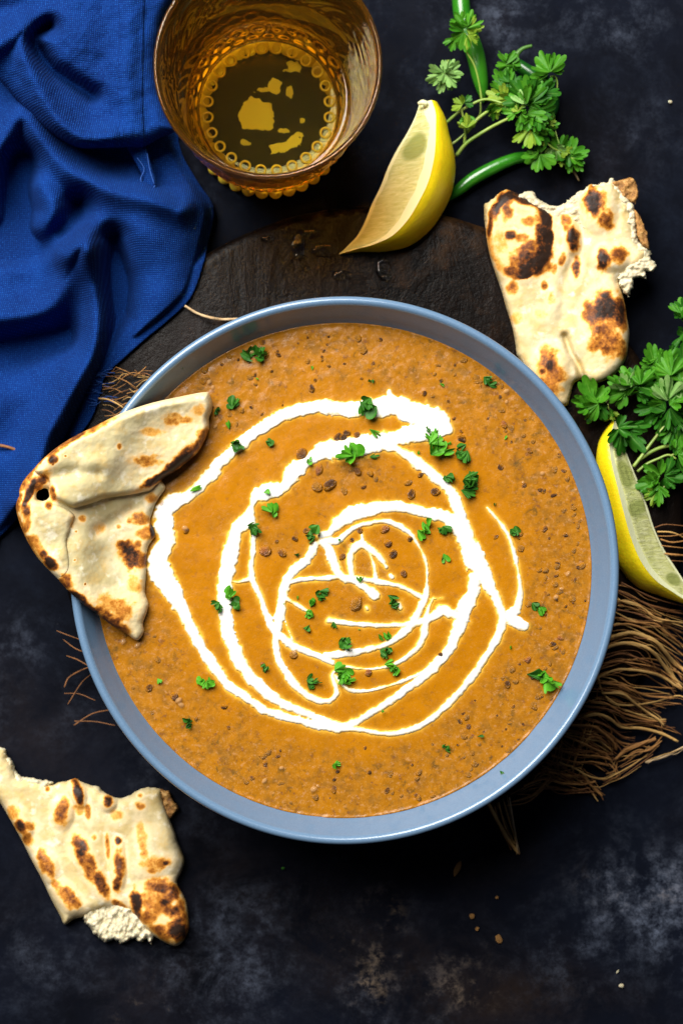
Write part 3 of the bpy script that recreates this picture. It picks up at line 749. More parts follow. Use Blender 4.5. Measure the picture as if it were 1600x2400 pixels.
def ex2(x, y, d, n):
    u = (x - bigc[0]) / (243 / 3.136); v = (y - bigc[1]) / (322 / 3.136)
    e = np.hypot(u, v) + .10 * n; a = np.arctan2(v, u)
    wgt = np.where(a < 0, sst(-2.9, -2.2, a), sst(2.0, 1.3, a)); wdt = .10 + .12 * sst(-.9, .1, a) * sst(1.7, .9, a)
    return .92 * wgt * sst(1.06, .98, e) * sst(1 - 2.6 * wdt, 1 - wdt, e) + .35 * sst(1.12, .95, e) * sst(.6, .95, e)
def n2top(x, y, d): return .015 + .0015 + .0060 * rnd(d, 22) + b2(x, y) + .0016 * fbm(x / 70, y / 70, 12, 2) - .0036 * crease2(x, y) - .002 * crease3(x, y) + .00022 * fbm(x / 9, y / 9, 14, 2)
f2 = poly_sdf(pc)
tear2 = lambda x, y: f2(x, y) + 3.5 * fbm(x / 9, y / 9, 33, 3) * sst(560, 500, y)
naan2 = empty('naan_piece', P(1290, 640, .014))
meta(naan2, 'large torn piece of charred naan leaning behind the upper right of the bowl', 'naan', 'torn pieces of naan')
slab('crust', tear2, bbox(pc), 2.6, n2top, lambda x, y, d: .0155 + .001 * rnd(30 - d, 30) * 0, m_bread, naan2, dict(toast=toast_fn(sp2, *o2, extra=ex2, seed=3)))
cr2 = [(300,260),(400,225),(465,212),(490,262),(545,298),(580,310),(660,320),(740,265),(800,222),(870,175),(1000,150),(1045,122),(1090,170),(1150,250),(1200,300),(1218,340),(1222,480),(1240,580),(1320,640),(1330,700),(1378,770),(1350,805),(1290,800),(1290,852),(1212,858),(1195,920),(1170,1000),(1130,965),(1090,880),(1000,700),(900,500),(600,450)]
pcr = zc(cr2, *o2); fcr = poly_sdf(pcr)
slab('crumb', lambda x, y: fcr(x, y) + 6 * fbm(x / 8, y / 8, 35, 4), bbox(pcr, 8), 2.4, lambda x, y, d: .0175 + .0035 * rnd(d, 8) + .0018 * fbm(x / 11, y / 7, 36, 3), lambda x, y, d: .015, m_crumb, naan2)
und = zc([(1040,150),(1075,140),(1110,132),(1160,118),(1202,113),(1225,165),(1238,255),(1212,308),(1160,285),(1090,240)], *o2); fu = poly_sdf(und)
slab('under_crust', lambda x, y: fu(x, y) + 3 * fbm(x / 7, y / 7, 38, 3), bbox(und, 6), 2.4, lambda x, y, d: .0195 + .0012 * rnd(d, 6) + .0015 * fbm(x / 8, y / 8, 39, 3), lambda x, y, d: .0155, m_under, naan2)
und = zc([(1205,340),(1255,400),(1275,460),(1302,520),(1312,590),(1318,645),(1270,615),(1235,560),(1222,470)], *o2); fu2 = poly_sdf(und)
slab('under_crust', lambda x, y: fu2(x, y) + 3 * fbm(x / 7, y / 7, 41, 3), bbox(und, 6), 2.4, lambda x, y, d: .0205 + .001 * rnd(d, 6) + .0012 * fbm(x / 8, y / 8, 42, 3), lambda x, y, d: .0155, m_under, naan2)

# -- lower left piece
o3 = (0, 1720, 3.015)
crust3 = [(-90,60),(-40,80),(0,100),(40,112),(55,160),(90,210),(110,270),(130,310),(200,315),(290,335),(340,362),(390,355),(440,340),(490,325),(530,313),(570,335),(640,362),(700,375),(740,415),(790,440),(850,455),(920,432),(1000,388),(1060,380),(1130,388),(1150,430),(1165,500),(1190,570),(1215,640),(1240,700),(1255,760),(1285,830),(1305,900),(1280,980),(1250,1050),(1290,1130),(1320,1200),(1330,1290),(1335,1370),(1315,1430),(1280,1480),(1240,1500),(1180,1480),(1110,1440),(1030,1380),(960,1300),(900,1255),(840,1235),(760,1235),(680,1252),(600,1290),(520,1310),(460,1350),(430,1290),(370,1180),(300,1030),(230,900),(150,740),(60,580),(0,480),(-90,340)]
sp3 = [(550,400,34,90,-15,.95),(568,470,25,40,0,.8),(435,565,50,80,0,.72),(450,500,40,60,0,.5),(625,560,22,65,-5,.55),(560,530,45,45,0,.4),(765,482,34,48,0,1),(820,575,55,55,0,.35),(990,505,40,34,0,.5),(995,435,20,20,0,.55),(340,393,18,20,0,.5),(150,650,36,60,-35,.9),(105,560,55,65,-30,.42),(200,650,60,40,0,.5),(205,745,45,55,-30,.55),(325,930,55,100,-25,.62),(300,830,40,45,0,.45),(480,1150,55,120,-40,.62),(545,1215,35,40,0,.55),(395,1060,40,40,0,.45),(565,800,55,90,-20,.88),(630,930,52,130,-25,.72),(715,1050,42,110,-25,.88),(665,730,22,25,0,.45),(762,790,18,85,-4,.52),(830,755,26,30,0,.95),(845,930,38,110,0,.75),(832,1055,34,70,8,.9),(850,1212,60,28,38,.6),(1010,750,40,140,-8,.4),(1100,925,105,60,-10,.5),(1172,915,20,20,0,.85),(1080,965,50,25,0,.55),(968,1205,38,105,-10,.98),(1140,1080,120,60,8,.72),(1110,1190,130,110,0,.5),(1225,1255,70,55,0,.85),(1160,1190,50,40,0,.75),(1262,1380,75,95,0,.98),(1150,1400,100,50,30,.62),(1040,1300,80,60,20,.55),(1230,1130,55,80,0,.75),(1270,1250,50,150,-5,.6)]
pc3 = crom(zc(crust3, *o3), 3, True); f3 = poly_sdf(pc3)
b3 = bumps([(1150, 1250, 190, 260, -15, 1), (640, 940, 90, 240, -24, 1), (835, 930, 60, 190, 0, 1), (1080, 850, 170, 190, 0, 1), (550, 420, 60, 110, -12, 1), (440, 560, 80, 110, 0, 1), (330, 940, 80, 130, -25, 1), (470, 1150, 80, 140, -38, 1), (765, 480, 60, 70, 0, 1), (150, 640, 70, 110, -30, 1)], *o3, .0024)
def n3top(x, y, d): return .0025 + .0060 * rnd(d, 24) + b3(x, y) + .0014 * fbm(x / 60, y / 60, 15, 2) + .00022 * fbm(x / 9, y / 9, 16, 2)
naan3 = empty('naan_piece', P(220, 1980, 0))
meta(naan3, 'torn naan piece with brown blisters on the dark table at lower left', 'naan', 'torn pieces of naan')
slab('crust', lambda x, y: f3(x, y) + 3.0 * fbm(x / 10, y / 10, 53, 3) * sst(1890, 1850, y), bbox(pc3), 2.6, n3top, lambda x, y, d: .001, m_bread, naan3, dict(toast=toast_fn(sp3, *o3, seed=23)))
cr3 = [(600,1270),(590,1310),(640,1385),(700,1450),(750,1480),(800,1450),(860,1488),(920,1455),(960,1440),(1000,1480),(1035,1440),(1072,1500),(1090,1430),(1130,1440),(1000,1250),(800,1180),(650,1200)]
pcr = zc(cr3, *o3); fcr3 = poly_sdf(pcr)
slab('crumb', lambda x, y: fcr3(x, y) + 6 * fbm(x / 8, y / 8, 55, 4), bbox(pcr, 8), 2.2, lambda x, y, d: .0022 + .0040 * rnd(d, 12) + .0022 * fbm(x / 7, y / 12, 56, 3), lambda x, y, d: .001, m_crumb, naan3)
cr3b = zc([(0,95),(45,105),(60,160),(95,205),(115,270),(140,300),(300,320),(380,345),(300,420),(100,400),(-60,200),(-60,80)], *o3); fcr3b = poly_sdf(cr3b)
slab('crumb', lambda x, y: fcr3b(x, y) + 5 * fbm(x / 8, y / 8, 57, 4), bbox(cr3b, 8), 2.4, lambda x, y, d: .0022 + .0040 * rnd(d, 10) + .0026 * fbm(x / 9, y / 9, 58, 4), lambda x, y, d: .001, m_crumb, naan3)
cr3c = zc([(1120,385),(1165,398),(1195,402),(1225,470),(1268,525),(1232,572),(1205,605),(1160,560),(1120,450)], *o3); fcr3c = poly_sdf(cr3c)
slab('under_crust', lambda x, y: fcr3c(x, y) + 2 * fbm(x / 8, y / 8, 59, 4), bbox(cr3c, 8), 2.4, lambda x, y, d: .0022 + .0022 * rnd(d, 6) + .0014 * fbm(x / 9, y / 9, 60, 4), lambda x, y, d: .001, m_under, naan3)

# -- dipped folded piece
o1 = (0, 860, 2.8)
out1 = [(1340,165),(1375,180),(1395,240),(1390,290),(1372,340),(1375,400),(1350,470),(1300,560),(1210,640),(1130,700),(1062,740),(1088,790),(1050,850),(1020,900),(1000,960),(987,1010),(1010,1060),(1020,1110),(990,1150),(968,1200),(962,1300),(957,1400),(952,1480),(975,1550),(965,1610),(940,1680),(945,1740),(912,1790),(880,1786),(830,1750),(740,1700),(640,1622),(540,1550),(450,1470),(380,1390),(310,1320),(240,1240),(180,1140),(140,1050),(112,960),(108,900),(128,850),(130,800),(160,740),(230,660),(310,580),(400,510),(500,450),(600,400),(760,320),(860,280),(1000,235),(1180,195)]
sp1 = [(640,395,110,20,-28,.40),(520,450,60,14,-32,.66),(430,505,50,14,-35,.5),(345,608,28,22,-30,.78),(350,640,8,8,0,.8),(432,585,8,6,0,.8),(195,830,18,95,22,.98),(240,765,62,32,-35,.62),(300,700,60,30,-60,.22),(180,1010,22,60,0,.50),(178,945,18,24,0,.7),(160,745,50,30,-50,.6),(332,1285,42,26,40,.92),(290,1230,20,25,0,.7),(240,1170,34,60,-30,.42),(430,1410,40,50,-40,.62),(520,1520,80,26,38,.95),(600,1590,60,22,36,.8),(720,1650,120,42,36,.62),(790,1600,90,70,20,.42),(700,1560,80,60,20,.3),(860,1240,48,75,-15,.82),(815,1175,38,28,10,.66),(905,1160,22,22,0,.5),(900,1300,30,20,0,.6),(915,1000,50,34,-15,.5),(850,1010,16,16,0,.4),(1003,1065,14,48,0,1.),(965,1090,55,34,0,.42),(940,1270,40,36,0,.6),(890,1420,45,60,0,.28),(985,615,72,34,0,.46),(1160,345,85,32,5,.42),(1000,430,70,26,5,.28),(1235,565,120,34,-40,.70),(1190,610,110,26,-36,.9),(1050,720,110,18,-30,.98),(985,760,36,22,-30,.98),(1325,470,36,60,10,.6),(1300,285,40,40,0,.3),(1000,860,30,34,-40,.42),(785,520,14,16,0,.42),(655,1060,34,40,0,.24),(540,995,20,20,0,.35),(320,910,20,26,-20,.55),(350,830,16,40,-10,.6),(780,1050,14,14,0,.4),(502,1080,8,8,0,.7),(492,1268,8,8,0,.7),(560,1425,7,7,0,.8),(1110,710,60,16,-30,.9),(280,760,20,12,0,.6)]
rim_t = poly_sdf(crom(zc(out1, *o1), 2, True))
def ex1(x, y, d, n):
    dd = rim_t(x, y); left = sst(300, 230, x) * sst(1400, 1250, y)
    return .55 * sst(15, 2, dd + 14 * n) * np.maximum(left, .3)
zbase_pts = [(0, .0790), (120, .0785), (210, .0755), (300, .0700), (380, .0610), (500, .0590)]
_zr = crom([(230, .0572), (300, .0574), (400, .0578), (490, .0592), (560, .0645), (625, .0722), (700, .0755), (800, .0770), (900, .0775)], 10)
def zb1(x, y):
    # the bread rests on the rim at its radius and slopes into the sauce inside
    r = np.hypot(x - 807, y - 1337)
    return np.interp(r, _zr[:, 0], _zr[:, 1])
hole = (285 / 2.8, 860 + 840 / 2.8, 15.)
pc1 = crom(zc(out1, *o1), 3, True); f1p = poly_sdf(pc1)
fhole = lambda x, y: np.hypot((x - hole[0]) * .92, (y - hole[1]) * 1.06) - hole[2] + 5 * fbm(x / 12, y / 12, 88, 2)
f1 = lambda x, y: np.minimum(f1p(x, y), fhole(x, y))
sp1 = [(a, b, rx * 1.3, ry * 1.3, ro, min(1, k * 1.08 + .03)) if rx > 12 else (a, b, rx, ry, ro, k) for a, b, rx, ry, ro, k in sp1] + [(a, b, rx, ry, ro, k) for a, b, rx, ry, ro, k in [(1150,360,170,60,0,.2),(960,600,150,70,-10,.2),(1300,330,60,110,0,.2),(860,1200,120,130,0,.2),(700,1580,200,70,30,.26),(560,420,200,36,-28,.28),(180,900,34,130,8,.36),(900,980,110,60,0,.18),(400,1440,90,60,40,.24),(900,1450,60,120,0,.18),(480,1000,26,60,10,.24)]]
t1 = toast_fn(sp1, *o1, extra=ex1, seed=43)
dent1 = line_field([tuple(q_) for q_ in zc([(560, 960), (700, 1100), (740, 1240)], *o1)], 40)
dent2 = line_field([tuple(q_) for q_ in zc([(860, 940), (760, 1000), (640, 1080)], *o1)], 16)
lump = line_field([tuple(q_) for q_ in zc([(420, 1250), (640, 1450), (800, 1600)], *o1)], 45)
def und1(x, y): return .0016 * fbm(x / 70, y / 70, 63, 2) + .0002 * fbm(x / 9, y / 9, 64, 2)
def n1top(x, y, d): return zb1(x, y) + .0006 + .0042 * rnd(d, 20) + und1(x, y) - .002 * dent2(x, y) + .0014 * lump(x, y) - .001 * dent1(x, y)
naan1 = empty('dipped_naan', P(200, 1200, .078))
meta(naan1, 'folded pale naan resting on the left rim and dipped into the curry', 'naan')
slab('lower_layer', f1, bbox(pc1), 2.6, n1top, lambda x, y, d: zb1(x, y), m_bread2, naan1, dict(toast=t1))
up = [(1340,165),(1375,180),(1395,240),(1390,290),(1372,340),(1375,400),(1350,470),(1300,560),(1210,640),(1130,700),(1062,740),(1000,800),(960,818),(850,840),(700,862),(600,895),(520,918),(480,925),(430,905),(390,885),(345,860),(330,820),(322,760),(290,720),(240,700),(230,660),(310,580),(400,510),(500,450),(600,400),(760,320),(860,280),(1000,235),(1180,195)]
pu = crom(zc(up, *o1), 3, True); fup = poly_sdf(pu)
ridge = line_field([tuple(q_) for q_ in zc([(420, 640), (560, 700), (760, 620), (960, 560), (1150, 520)], *o1)], 30)
vall = line_field([tuple(q_) for q_ in zc([(360, 720), (520, 690), (640, 700)], *o1)], 18)
def uptop(x, y, d): return n1top(x, y, np.maximum(rim_t(x, y), 0)) + .0052 * rnd(d, 16) + .0012 * ridge(x, y) - .0026 * vall(x, y)
slab('folded_layer', fup, bbox(pu), 2.6, uptop, lambda x, y, d: zb1(x, y) + .0015, m_bread2, naan1, dict(toast=t1))
lf = [(128,850),(150,868),(200,872),(245,880),(300,885),(380,905),(440,930),(486,965),(492,992),(470,1040),(462,1080),(440,1150),(452,1240),(450,1330),(400,1380),(350,1340),(310,1318),(240,1240),(180,1140),(140,1050),(112,960),(108,900)]
pl = crom(zc(lf, *o1), 3, True); fl = poly_sdf(pl)
def lftop(x, y, d): return n1top(x, y, np.maximum(rim_t(x, y), 0)) + .0036 * rnd(d, 14) * sst(1365, 1180, y)
slab('folded_corner', lambda x, y: np.minimum(fl(x, y), fhole(x, y)), bbox(pl), 2.4, lftop, lambda x, y, d: zb1(x, y) + .0015, m_bread2, naan1, dict(toast=t1))

# ------------------------------------------------------------------ lemon wedges
def lemon(A, C, o, z0, theta, matf, label, clear, flip):
    A = zc(A, *o); C = zc(C, *o)
    AC = crom(np.hstack([A, C]), 6); A, C = AC[:, :2], AC[:, 2:]
    n = len(A); root = empty('lemon_wedge', P(*A[n // 2], z0)); meta(root, label, 'lemon', 'lemon wedges beside the bowl')
    def pt(i, u, th, lift=0.):
        # u along the cut face from ridge (0) to rind (1) at angle th above the board
        ax, ay, _ = P(*A[i], z0); cx, cy_, _ = P(*C[i], z0)
        L = math.hypot(cx - ax, cy_ - ay) + 1e-7; dx, dy = (cx - ax) / L, (cy_ - ay) / L
        return (ax + dx * L * u * cos(th) - dx * lift * sin(th), ay + dy * L * u * cos(th) - dy * lift * sin(th), z0 + .0003 + L * u * sin(th) * (.96) + lift * cos(th))
    def grid(name, fn, m, mat, fl=False, attrs=None):
        V = [fn(i, j / (m - 1)) for i in range(n) for j in range(m)]
        Fc = [(i*m + j, (i+1)*m + j, (i+1)*m + j + 1, i*m + j + 1) for i in range(n - 1) for j in range(m - 1)]
        if fl: Fc = [f[::-1] for f in Fc]
        return mesh_obj(name, V, Fc, mat, root, True, attrs)
    th = theta
    V = []; m = 16
    # rind with real thickness: outer arc and underside
    grid('rind', lambda i, v: pt(i, 1 - .035 * max(0, 1 - (1 - v) * 9) - .0 * v, v * th), m, m_rind, flip)
    grid('cut_underside', lambda i, v: pt(i, v, 0), 3, m_pith, not flip)
    grid('pith', lambda i, v: pt(i, v * .97, th), 20, m_pith, flip)
    # flesh, a shallow mound of pulp inset in the pith
    at = []
    def fl_(i, v):
        t = i / (n - 1)
        marg = .80 if True else 1
        u = .035 + (marg - .035) * v * min(1, 4.2 * t ** .8, 4.2 * (1 - t) ** .8)
        e = min(v, 1 - v, t * 3, (1 - t) * 3)
        lift = .0006 * min(1, e * 10) - .0003 + .00025 * float(noise(np.array(v * 7.), np.array(t * 34.), 3))
        wx, wy, wz = pt(i, u, th, lift)
        a = 0
        for ct, cv, rt, rv in clear: a = max(a, 1.15 - math.hypot((t - ct) / rt, (v - cv) / rv))
        at.append(max(0, min(1, a * 2)))
        return wx, wy, wz
    m = 30
    V = [fl_(i, j / (m - 1)) for i in range(n) for j in range(m)]
    Fc = [(i*m + j, (i+1)*m + j, (i+1)*m + j + 1, i*m + j + 1) for i in range(n - 1) for j in range(m - 1)]
    if flip: Fc = [f[::-1] for f in Fc]
    mesh_obj('flesh', V, Fc, matf, root, True, dict(clear=at))
    return root
lw1 = lemon([(530,572),(505,650),(460,740),(400,840),(355,930),(312,1040),(265,1135),(225,1235),(185,1310),(140,1360),(105,1395),(80,1415)],
      [(628,575),(672,660),(695,760),(720,860),(727,960),(705,1080),(655,1190),(580,1290),(470,1372),(330,1402),(200,1404),(88,1417)],
      (760, 0, 2.376), .0145, R(50), m_flesh1, 'tall lemon wedge between the amber glass and the green chillies', [(.27, .58, .085, .42)], False)
tube('stem_nub', [(980, 243, .019), (990, 240, .020), (1000, 243, .020)], [8, 13, 12], m_pith, lw1, 8)
lw2 = lemon([(455,890),(480,1020),(528,1150),(600,1330),(660,1490),(722,1680),(800,1840),(870,1950),(940,2060),(1000,2160),(1060,2240)],
      [(405,892),(318,1030),(296,1200),(320,1400),(352,1600),(400,1790),(470,1960),(590,2090),(740,2150),(890,2200),(1050,2250)],
      (1300, 700, 3.0947), .0150, R(48), m_flesh2, 'lemon wedge tucked against the right side of the bowl', [(.26, .6, .06, .5), (.40, .5, .035, .6), (.75, .5, .05, .4)], True)

# ------------------------------------------------------------------ green chillies
def chilli(path, w, mat, label, o, z=.006, stalk=None, sm=None):
    p = zc([q_[:2] for q_ in path], *o)
    w = np.array(w, float) / o[2]
    root = empty('green_chilli', P(*p[len(p) // 2], 0)); meta(root, label, 'chilli', 'green chillies by the coriander')
    tube('pod', [(a, b, .0012 + ww / 2 / F * H) for (a, b), ww in zip(p, w)], w, mat, root, 20, 8)
    if stalk:
        sp = zc([q_[:2] for q_ in stalk], *o)
        tube('stalk', [(a, b, .005 + .0 * i) for i, (a, b) in enumerate(sp)], [q_[2] / o[2] for q_ in stalk], sm or m_calyx, root, 10, 6)
    return root
oz = (960, 0, 3.564)
chilli([(415,-120),(425,0),(440,130),(490,290),(545,450),(580,620),(605,760),(615,860)], [130,148,152,156,156,140,95,12], m_chilli, 'long dark green chilli running down from the top edge beside the coriander', oz, stalk=[(415,-130,40),(400,-200,30)])
chilli([(300,1680),(380,1610),(520,1500),(700,1400),(880,1325),(1000,1310),(1080,1320)], [20,90,112,112,98,80,40], m_chilli, 'bright green chilli lying below the coriander stems and behind the lemon', oz, stalk=[(1075,1320,44),(1120,1330,40),(1200,1328,34),(1290,1370,26),(1370,1440,20),(1412,1512,14)], sm=m_dry)
chilli([(870,505),(930,560),(1040,640),(1150,740),(1195,850),(1180,960),(1130,1060)], [70,105,120,118,105,80,14], m_chilli2, 'curved dark green chilli mostly hidden under the coriander leaves', oz, stalk=[(885,520,70),(890,460,50),(930,415,36),(970,395,32),(1018,383,28)])

# ------------------------------------------------------------------ coriander sprigs
def sprig(label, o, stems, leaves, base, z0=.008):
    root = empty('coriander_sprig', P(base[0], base[1], .0)); meta(root, label, 'coriander', 'coriander sprigs on the table')
    for s in stems:
        p = zc([q_[:2] for q_ in s[0]], *o); L = len(p)
        tube('stem', [(a, b, s[2] + (s[3] - s[2]) * i / (L - 1)) for i, (a, b) in enumerate(p)], [s[1] / o[2] * (1 - .3 * i / (L - 1)) for i in range(L)], m_stem, root, 8, 6)
    for i, (a, b, sz, ang, mt, z) in enumerate(leaves):
        px, py = zc([(a, b)], *o)[0]
        place_leaf('leaf', px, py, z, sz / o[2], ang, m_leaf[mt], root, i + int(base[0]), lobes=3, teeth=3, fan=random.uniform(1.9, 3.1), deep=random.uniform(.34, .55), wav=.22, cup=random.uniform(-.2, .45))
        if i % 2 == 0: place_leaf('leaf', px + random.uniform(-.2, .2) * sz / o[2], py + random.uniform(-.2, .2) * sz / o[2], z + random.uniform(-.003, .003), sz / o[2] * random.uniform(.5, .75), ang + random.uniform(-90, 90), m_leaf[mt], root, i + 977, tilt=.7, lobes=3, teeth=2, fan=random.uniform(1.6, 2.6), deep=.5, wav=.25, cup=random.uniform(-.2, .5))
    return root
Z1, Z2, Z3 = .008, .014, .019
sprig('coriander sprig with feathery leaves between the lemon wedge and the upper naan', oz,
 [([(388,1300),(480,1190),(640,1085),(760,1020),(870,968)], 34, Z1, Z3), ([(300,1030),(380,960),(480,890),(600,835),(680,835),(770,862)], 28, Z1, Z3), ([(470,1110),(560,1000),(650,930),(700,900)], 34, Z1, Z2),
  ([(455,1200),(462,1100),(450,1000),(420,890)], 26, Z1, Z2), ([(600,840),(575,680),(535,540),(470,430)], 20, Z2, Z3), ([(350,1205),(420,1150),(480,1090)], 20, Z1, Z1), ([(590,850),(590,930),(570,990)], 18, Z2, Z1),
  ([(870,968),(1000,1000),(1080,1100),(1160,1210),(1240,1260),(1330,1300)], 20, Z3, Z1), ([(1080,1090),(1140,1050),(1200,1030)], 12, Z2, Z2), ([(1210,1080),(1230,1150),(1245,1200)], 8, Z2, Z2), ([(1170,640),(1215,640),(1230,720),(1200,850),(1100,950)], 14, Z3, Z2), ([(320,500),(300,580),(290,640)], 14, Z2, Z2), ([(1090,1290),(1120,1210),(1060,1100)], 12, Z1, Z2)],
 [(470,250,170,75,1,Z3),(470,250,150,5,3,Z3),(480,300,130,-50,3,Z3),(450,280,160,-150,1,Z3),(380,330,120,-110,1,Z2),(430,180,110,130,1,Z3),
  (290,620,150,-60,2,Z2),(290,620,150,200,2,Z2),(300,620,120,60,2,Z2),(295,640,150,-110,2,Z2),(300,630,140,0,2,Z2),
  (440,880,100,150,3,Z2),(470,960,100,-80,1,Z2),(470,1080,110,90,3,Z2),(450,860,80,40,0,Z2),
  (790,560,150,10,1,Z2),(830,560,130,60,1,Z2),(820,550,130,190,1,Z2),(1160,620,210,110,1,Z3),(1150,630,150,140,1,Z3),
  (800,760,180,120,1,Z2),(830,800,190,80,0,Z2),(780,830,150,160,3,Z2),(820,700,140,80,0,Z2),
  (980,860,210,95,1,Z3),(970,860,190,130,0,Z3),(1000,870,200,60,1,Z3),(1020,880,180,20,0,Z3),(940,880,120,100,2,Z3+.004),(960,870,150,170,1,Z3),(1060,800,160,40,0,Z3),(1100,780,160,-10,0,Z3),(1120,760,140,90,0,Z2),
  (880,950,120,160,1,Z3),(940,960,130,-60,1,Z3),(980,950,150,-20,1,Z3),(900,940,80,100,3,Z3+.002),(1060,940,160,-30,0,Z3),(1080,860,150,-50,0,Z2),(1040,980,140,-80,1,Z3),
  (720,880,130,-100,1,Z2),(680,900,110,-60,3,Z2),(1000,1080,190,-95,3,Z2),(1000,1100,150,-60,1,Z2),(1080,1080,140,-70,0,Z2),
  (1130,1060,120,10,1,Z2),(1150,1040,90,50,3,Z2),(1100,1020,130,-20,1,Z2),
  (1190,1230,140,-70,2,Z1),(1240,1260,130,60,1,Z1),(1250,1280,120,-30,3,Z1),(1210,1250,110,-110,1,Z1),(1330,1310,150,20,1,Z1),(1340,1320,150,-50,1,Z1),(1320,1300,110,-90,0,Z1),(1080,1290,150,-100,1,Z1+.006),(1070,1280,90,170,1,Z1+.006)],
 (1180, 330))
og = (1320, 700, 4.9)
sprig('coriander sprig spreading between the upper naan and the right edge', og,
 [([(800,1930),(900,1800),(1010,1650),(1120,1510),(1225,1390)], 42, Z1+.012, Z3+.004), ([(860,1850),(1000,1760),(1150,1700),(1350,1680)], 50, Z1+.012, Z3), ([(480,1195),(520,1160),(640,1100),(740,1060),(815,1030)], 22, Z2+.006, Z3), ([(810,1065),(920,1080),(1000,1115),(1100,1180)], 22, Z3, Z3), ([(200,1165),(280,1180),(380,1210),(480,1190)], 26, Z2+.008, Z2+.008), ([(505,1210),(520,1270),(545,1330)], 16, Z2, Z2)],
 [(340,1200,330,110,1,.022),(390,1215,230,195,1,.022),(400,1220,200,240,0,.021),(330,1190,200,80,1,.022),(560,1360,130,150,1,.018),(540,1300,120,-80,3,.018),
  (740,1060,290,150,1,.022),(720,1040,230,115,2,.024),(700,1080,250,195,1,.021),(780,1040,260,80,0,.023),(830,1020,280,40,0,.022),(860,1000,230,95,1,.024),(840,1060,230,0,0,.020),(760,1000,240,105,1,.023),
  (1050,780,240,110,1,.022),(1100,800,240,80,0,.020),(1150,800,240,60,1,.022),(1050,700,160,130,1,.021),(1090,900,220,150,0,.020),(1200,900,260,100,1,.024),(1260,900,260,60,0,.022),(1330,960,260,80,1,.024),(1180,980,220,140,1,.022),
  (1180,1180,260,95,2,.026),(1220,1200,240,60,1,.025),(1150,1200,220,140,1,.024),(1100,1240,260,190,0,.021),(1200,1260,280,-60,0,.022),(1300,1250,260,20,1,.022),(1330,1150,240,80,2,.025),(1150,1330,240,-110,0,.020),(1230,1350,260,-80,0,.020),(1300,1450,300,-90,0,.020),(1330,1560,260,-60,1,.020),(1240,1500,220,-120,1,.019),
  (650,1480,260,-75,0,.018),(660,1480,330,-48,0,.018),(1230,640,120,90,0,.018),(1360,240,230,95,1,.018),(1380,150,160,150,0,.018),(1380,420,200,-95,0,.018),(1380,780,220,100,0,.02),(1390,1060,240,130,0,.022)],
 (1540, 880))
sprig('lower coriander sprig with thin stems behind the right hand lemon wedge', og,
 [([(845,1985),(950,1900),(1080,1840),(1200,1795),(1290,1840)], 34, Z2+.004, Z3), ([(940,2270),(1060,2210),(1200,2140),(1400,2050)], 30, Z1+.008, Z2+.004), ([(1230,1800),(1310,1770),(1400,1750)], 22, Z3, Z3)],
 [(1160,2010,200,70,0,.018),(1100,2030,230,150,1,.018),(1060,2100,220,200,1,.018),(1080,2150,220,-90,1,.018),(1150,2060,200,0,0,.018),(1010,2230,170,120,1,.017),(1050,2230,160,-150,3,.017),(1300,1790,200,20,1,.02),(1290,1740,180,60,1,.02),(1350,1990,200,40,0,.018)],
 (1540, 1110))

# ------------------------------------------------------------------ napkin
napkin = empty('linen_napkin', P(150, 600, 0))
meta(napkin, 'crumpled deep blue linen napkin at the upper left with a hemmed edge', 'napkin')
def LF(pts, w): return line_field([tuple(map(float, q_)) for q_ in crom(pts, 3)], w * 1.22)
ridgesL = [(LF([(-40,420),(0,340),(50,272),(95,325),(160,395),(250,440),(350,462),(420,480)], 30), .013),
           (LF([(95,440),(125,490),(110,540)], 32), .011), (LF([(200,500),(300,520),(420,540)], 60), .007),
           (LF([(150,585),(200,560),(222,640),(232,740),(222,830),(185,900),(130,990),(95,1080),(60,1180)], 34), .017),
           (LF([(-40,748),(20,745),(75,738),(120,715),(160,650),(190,590)], 34), .012),
           (LF([(330,560),(380,640),(350,740),(290,800)], 70), .008),
           (LF([(-30,950),(60,930),(150,880)], 50), .004), (LF([(-30,1120),(60,1060),(110,1000)], 35), .004)]
vallL = [(LF([(-40,570),(40,575),(110,570),(165,530),(185,480)], 28), .012), (LF([(50,380),(45,480),(40,560)], 26), .012), (LF([(20,820),(90,800),(150,790)], 34), .008),
         (LF([(265,560),(275,680),(270,780),(250,860),(215,950),(170,1050)], 26), .013), (LF([(370,430),(420,470)], 18), .004)]
def zL(x, y, d=None):
    z = .009 + .0040 * fbm(x / 110, y / 110, 71, 2) + .0003 * fbm(x / 25, y / 25, 72, 2)
    for f, h in ridgesL: z = z + 1.6 * h * f(x, y)
    for f, h in vallL: z = z - 1.9 * h * f(x, y)
    return np.maximum(z, .0014)
outL = [(-60,120),(400,130),(418,330),(460,420),(500,485),(490,560),(470,640),(445,700),(400,745),(340,795),(290,840),(248,880),(236,920),(215,980),(170,1040),(120,1092),(60,1190),(0,1258),(-60,1290)]
pL = crom(outL, 4, True); fL = poly_sdf(pL)
def ztopL(x, y, d):
    b = sst(900, 800, 0 * x + 1)  # keep height off the board edge
    lift = .0150 * sst(20, -20, np.hypot(x - 870, y - 1215) - 738)      # lies over the wooden board there
    z = zL(x, y); e = sst(0, 26, d)
    return np.maximum(z * (.35 + .65 * e), lift + .0012 + .0 * z) + .0004
slab('lower_fold', fL, bbox(pL), 3.4, ztopL, lambda x, y, d: ztopL(x, y, d) - .0009, m_linen, napkin)
outU = [(-60,-60),(385,-60),(376,60),(366,150),(376,220),(396,270),(412,305),(378,322),(340,342),(298,345),(235,347),(180,345),(120,312),(60,258),(15,205),(-60,110)]
pU = crom(outU, 4, True); fU = poly_sdf(pU)
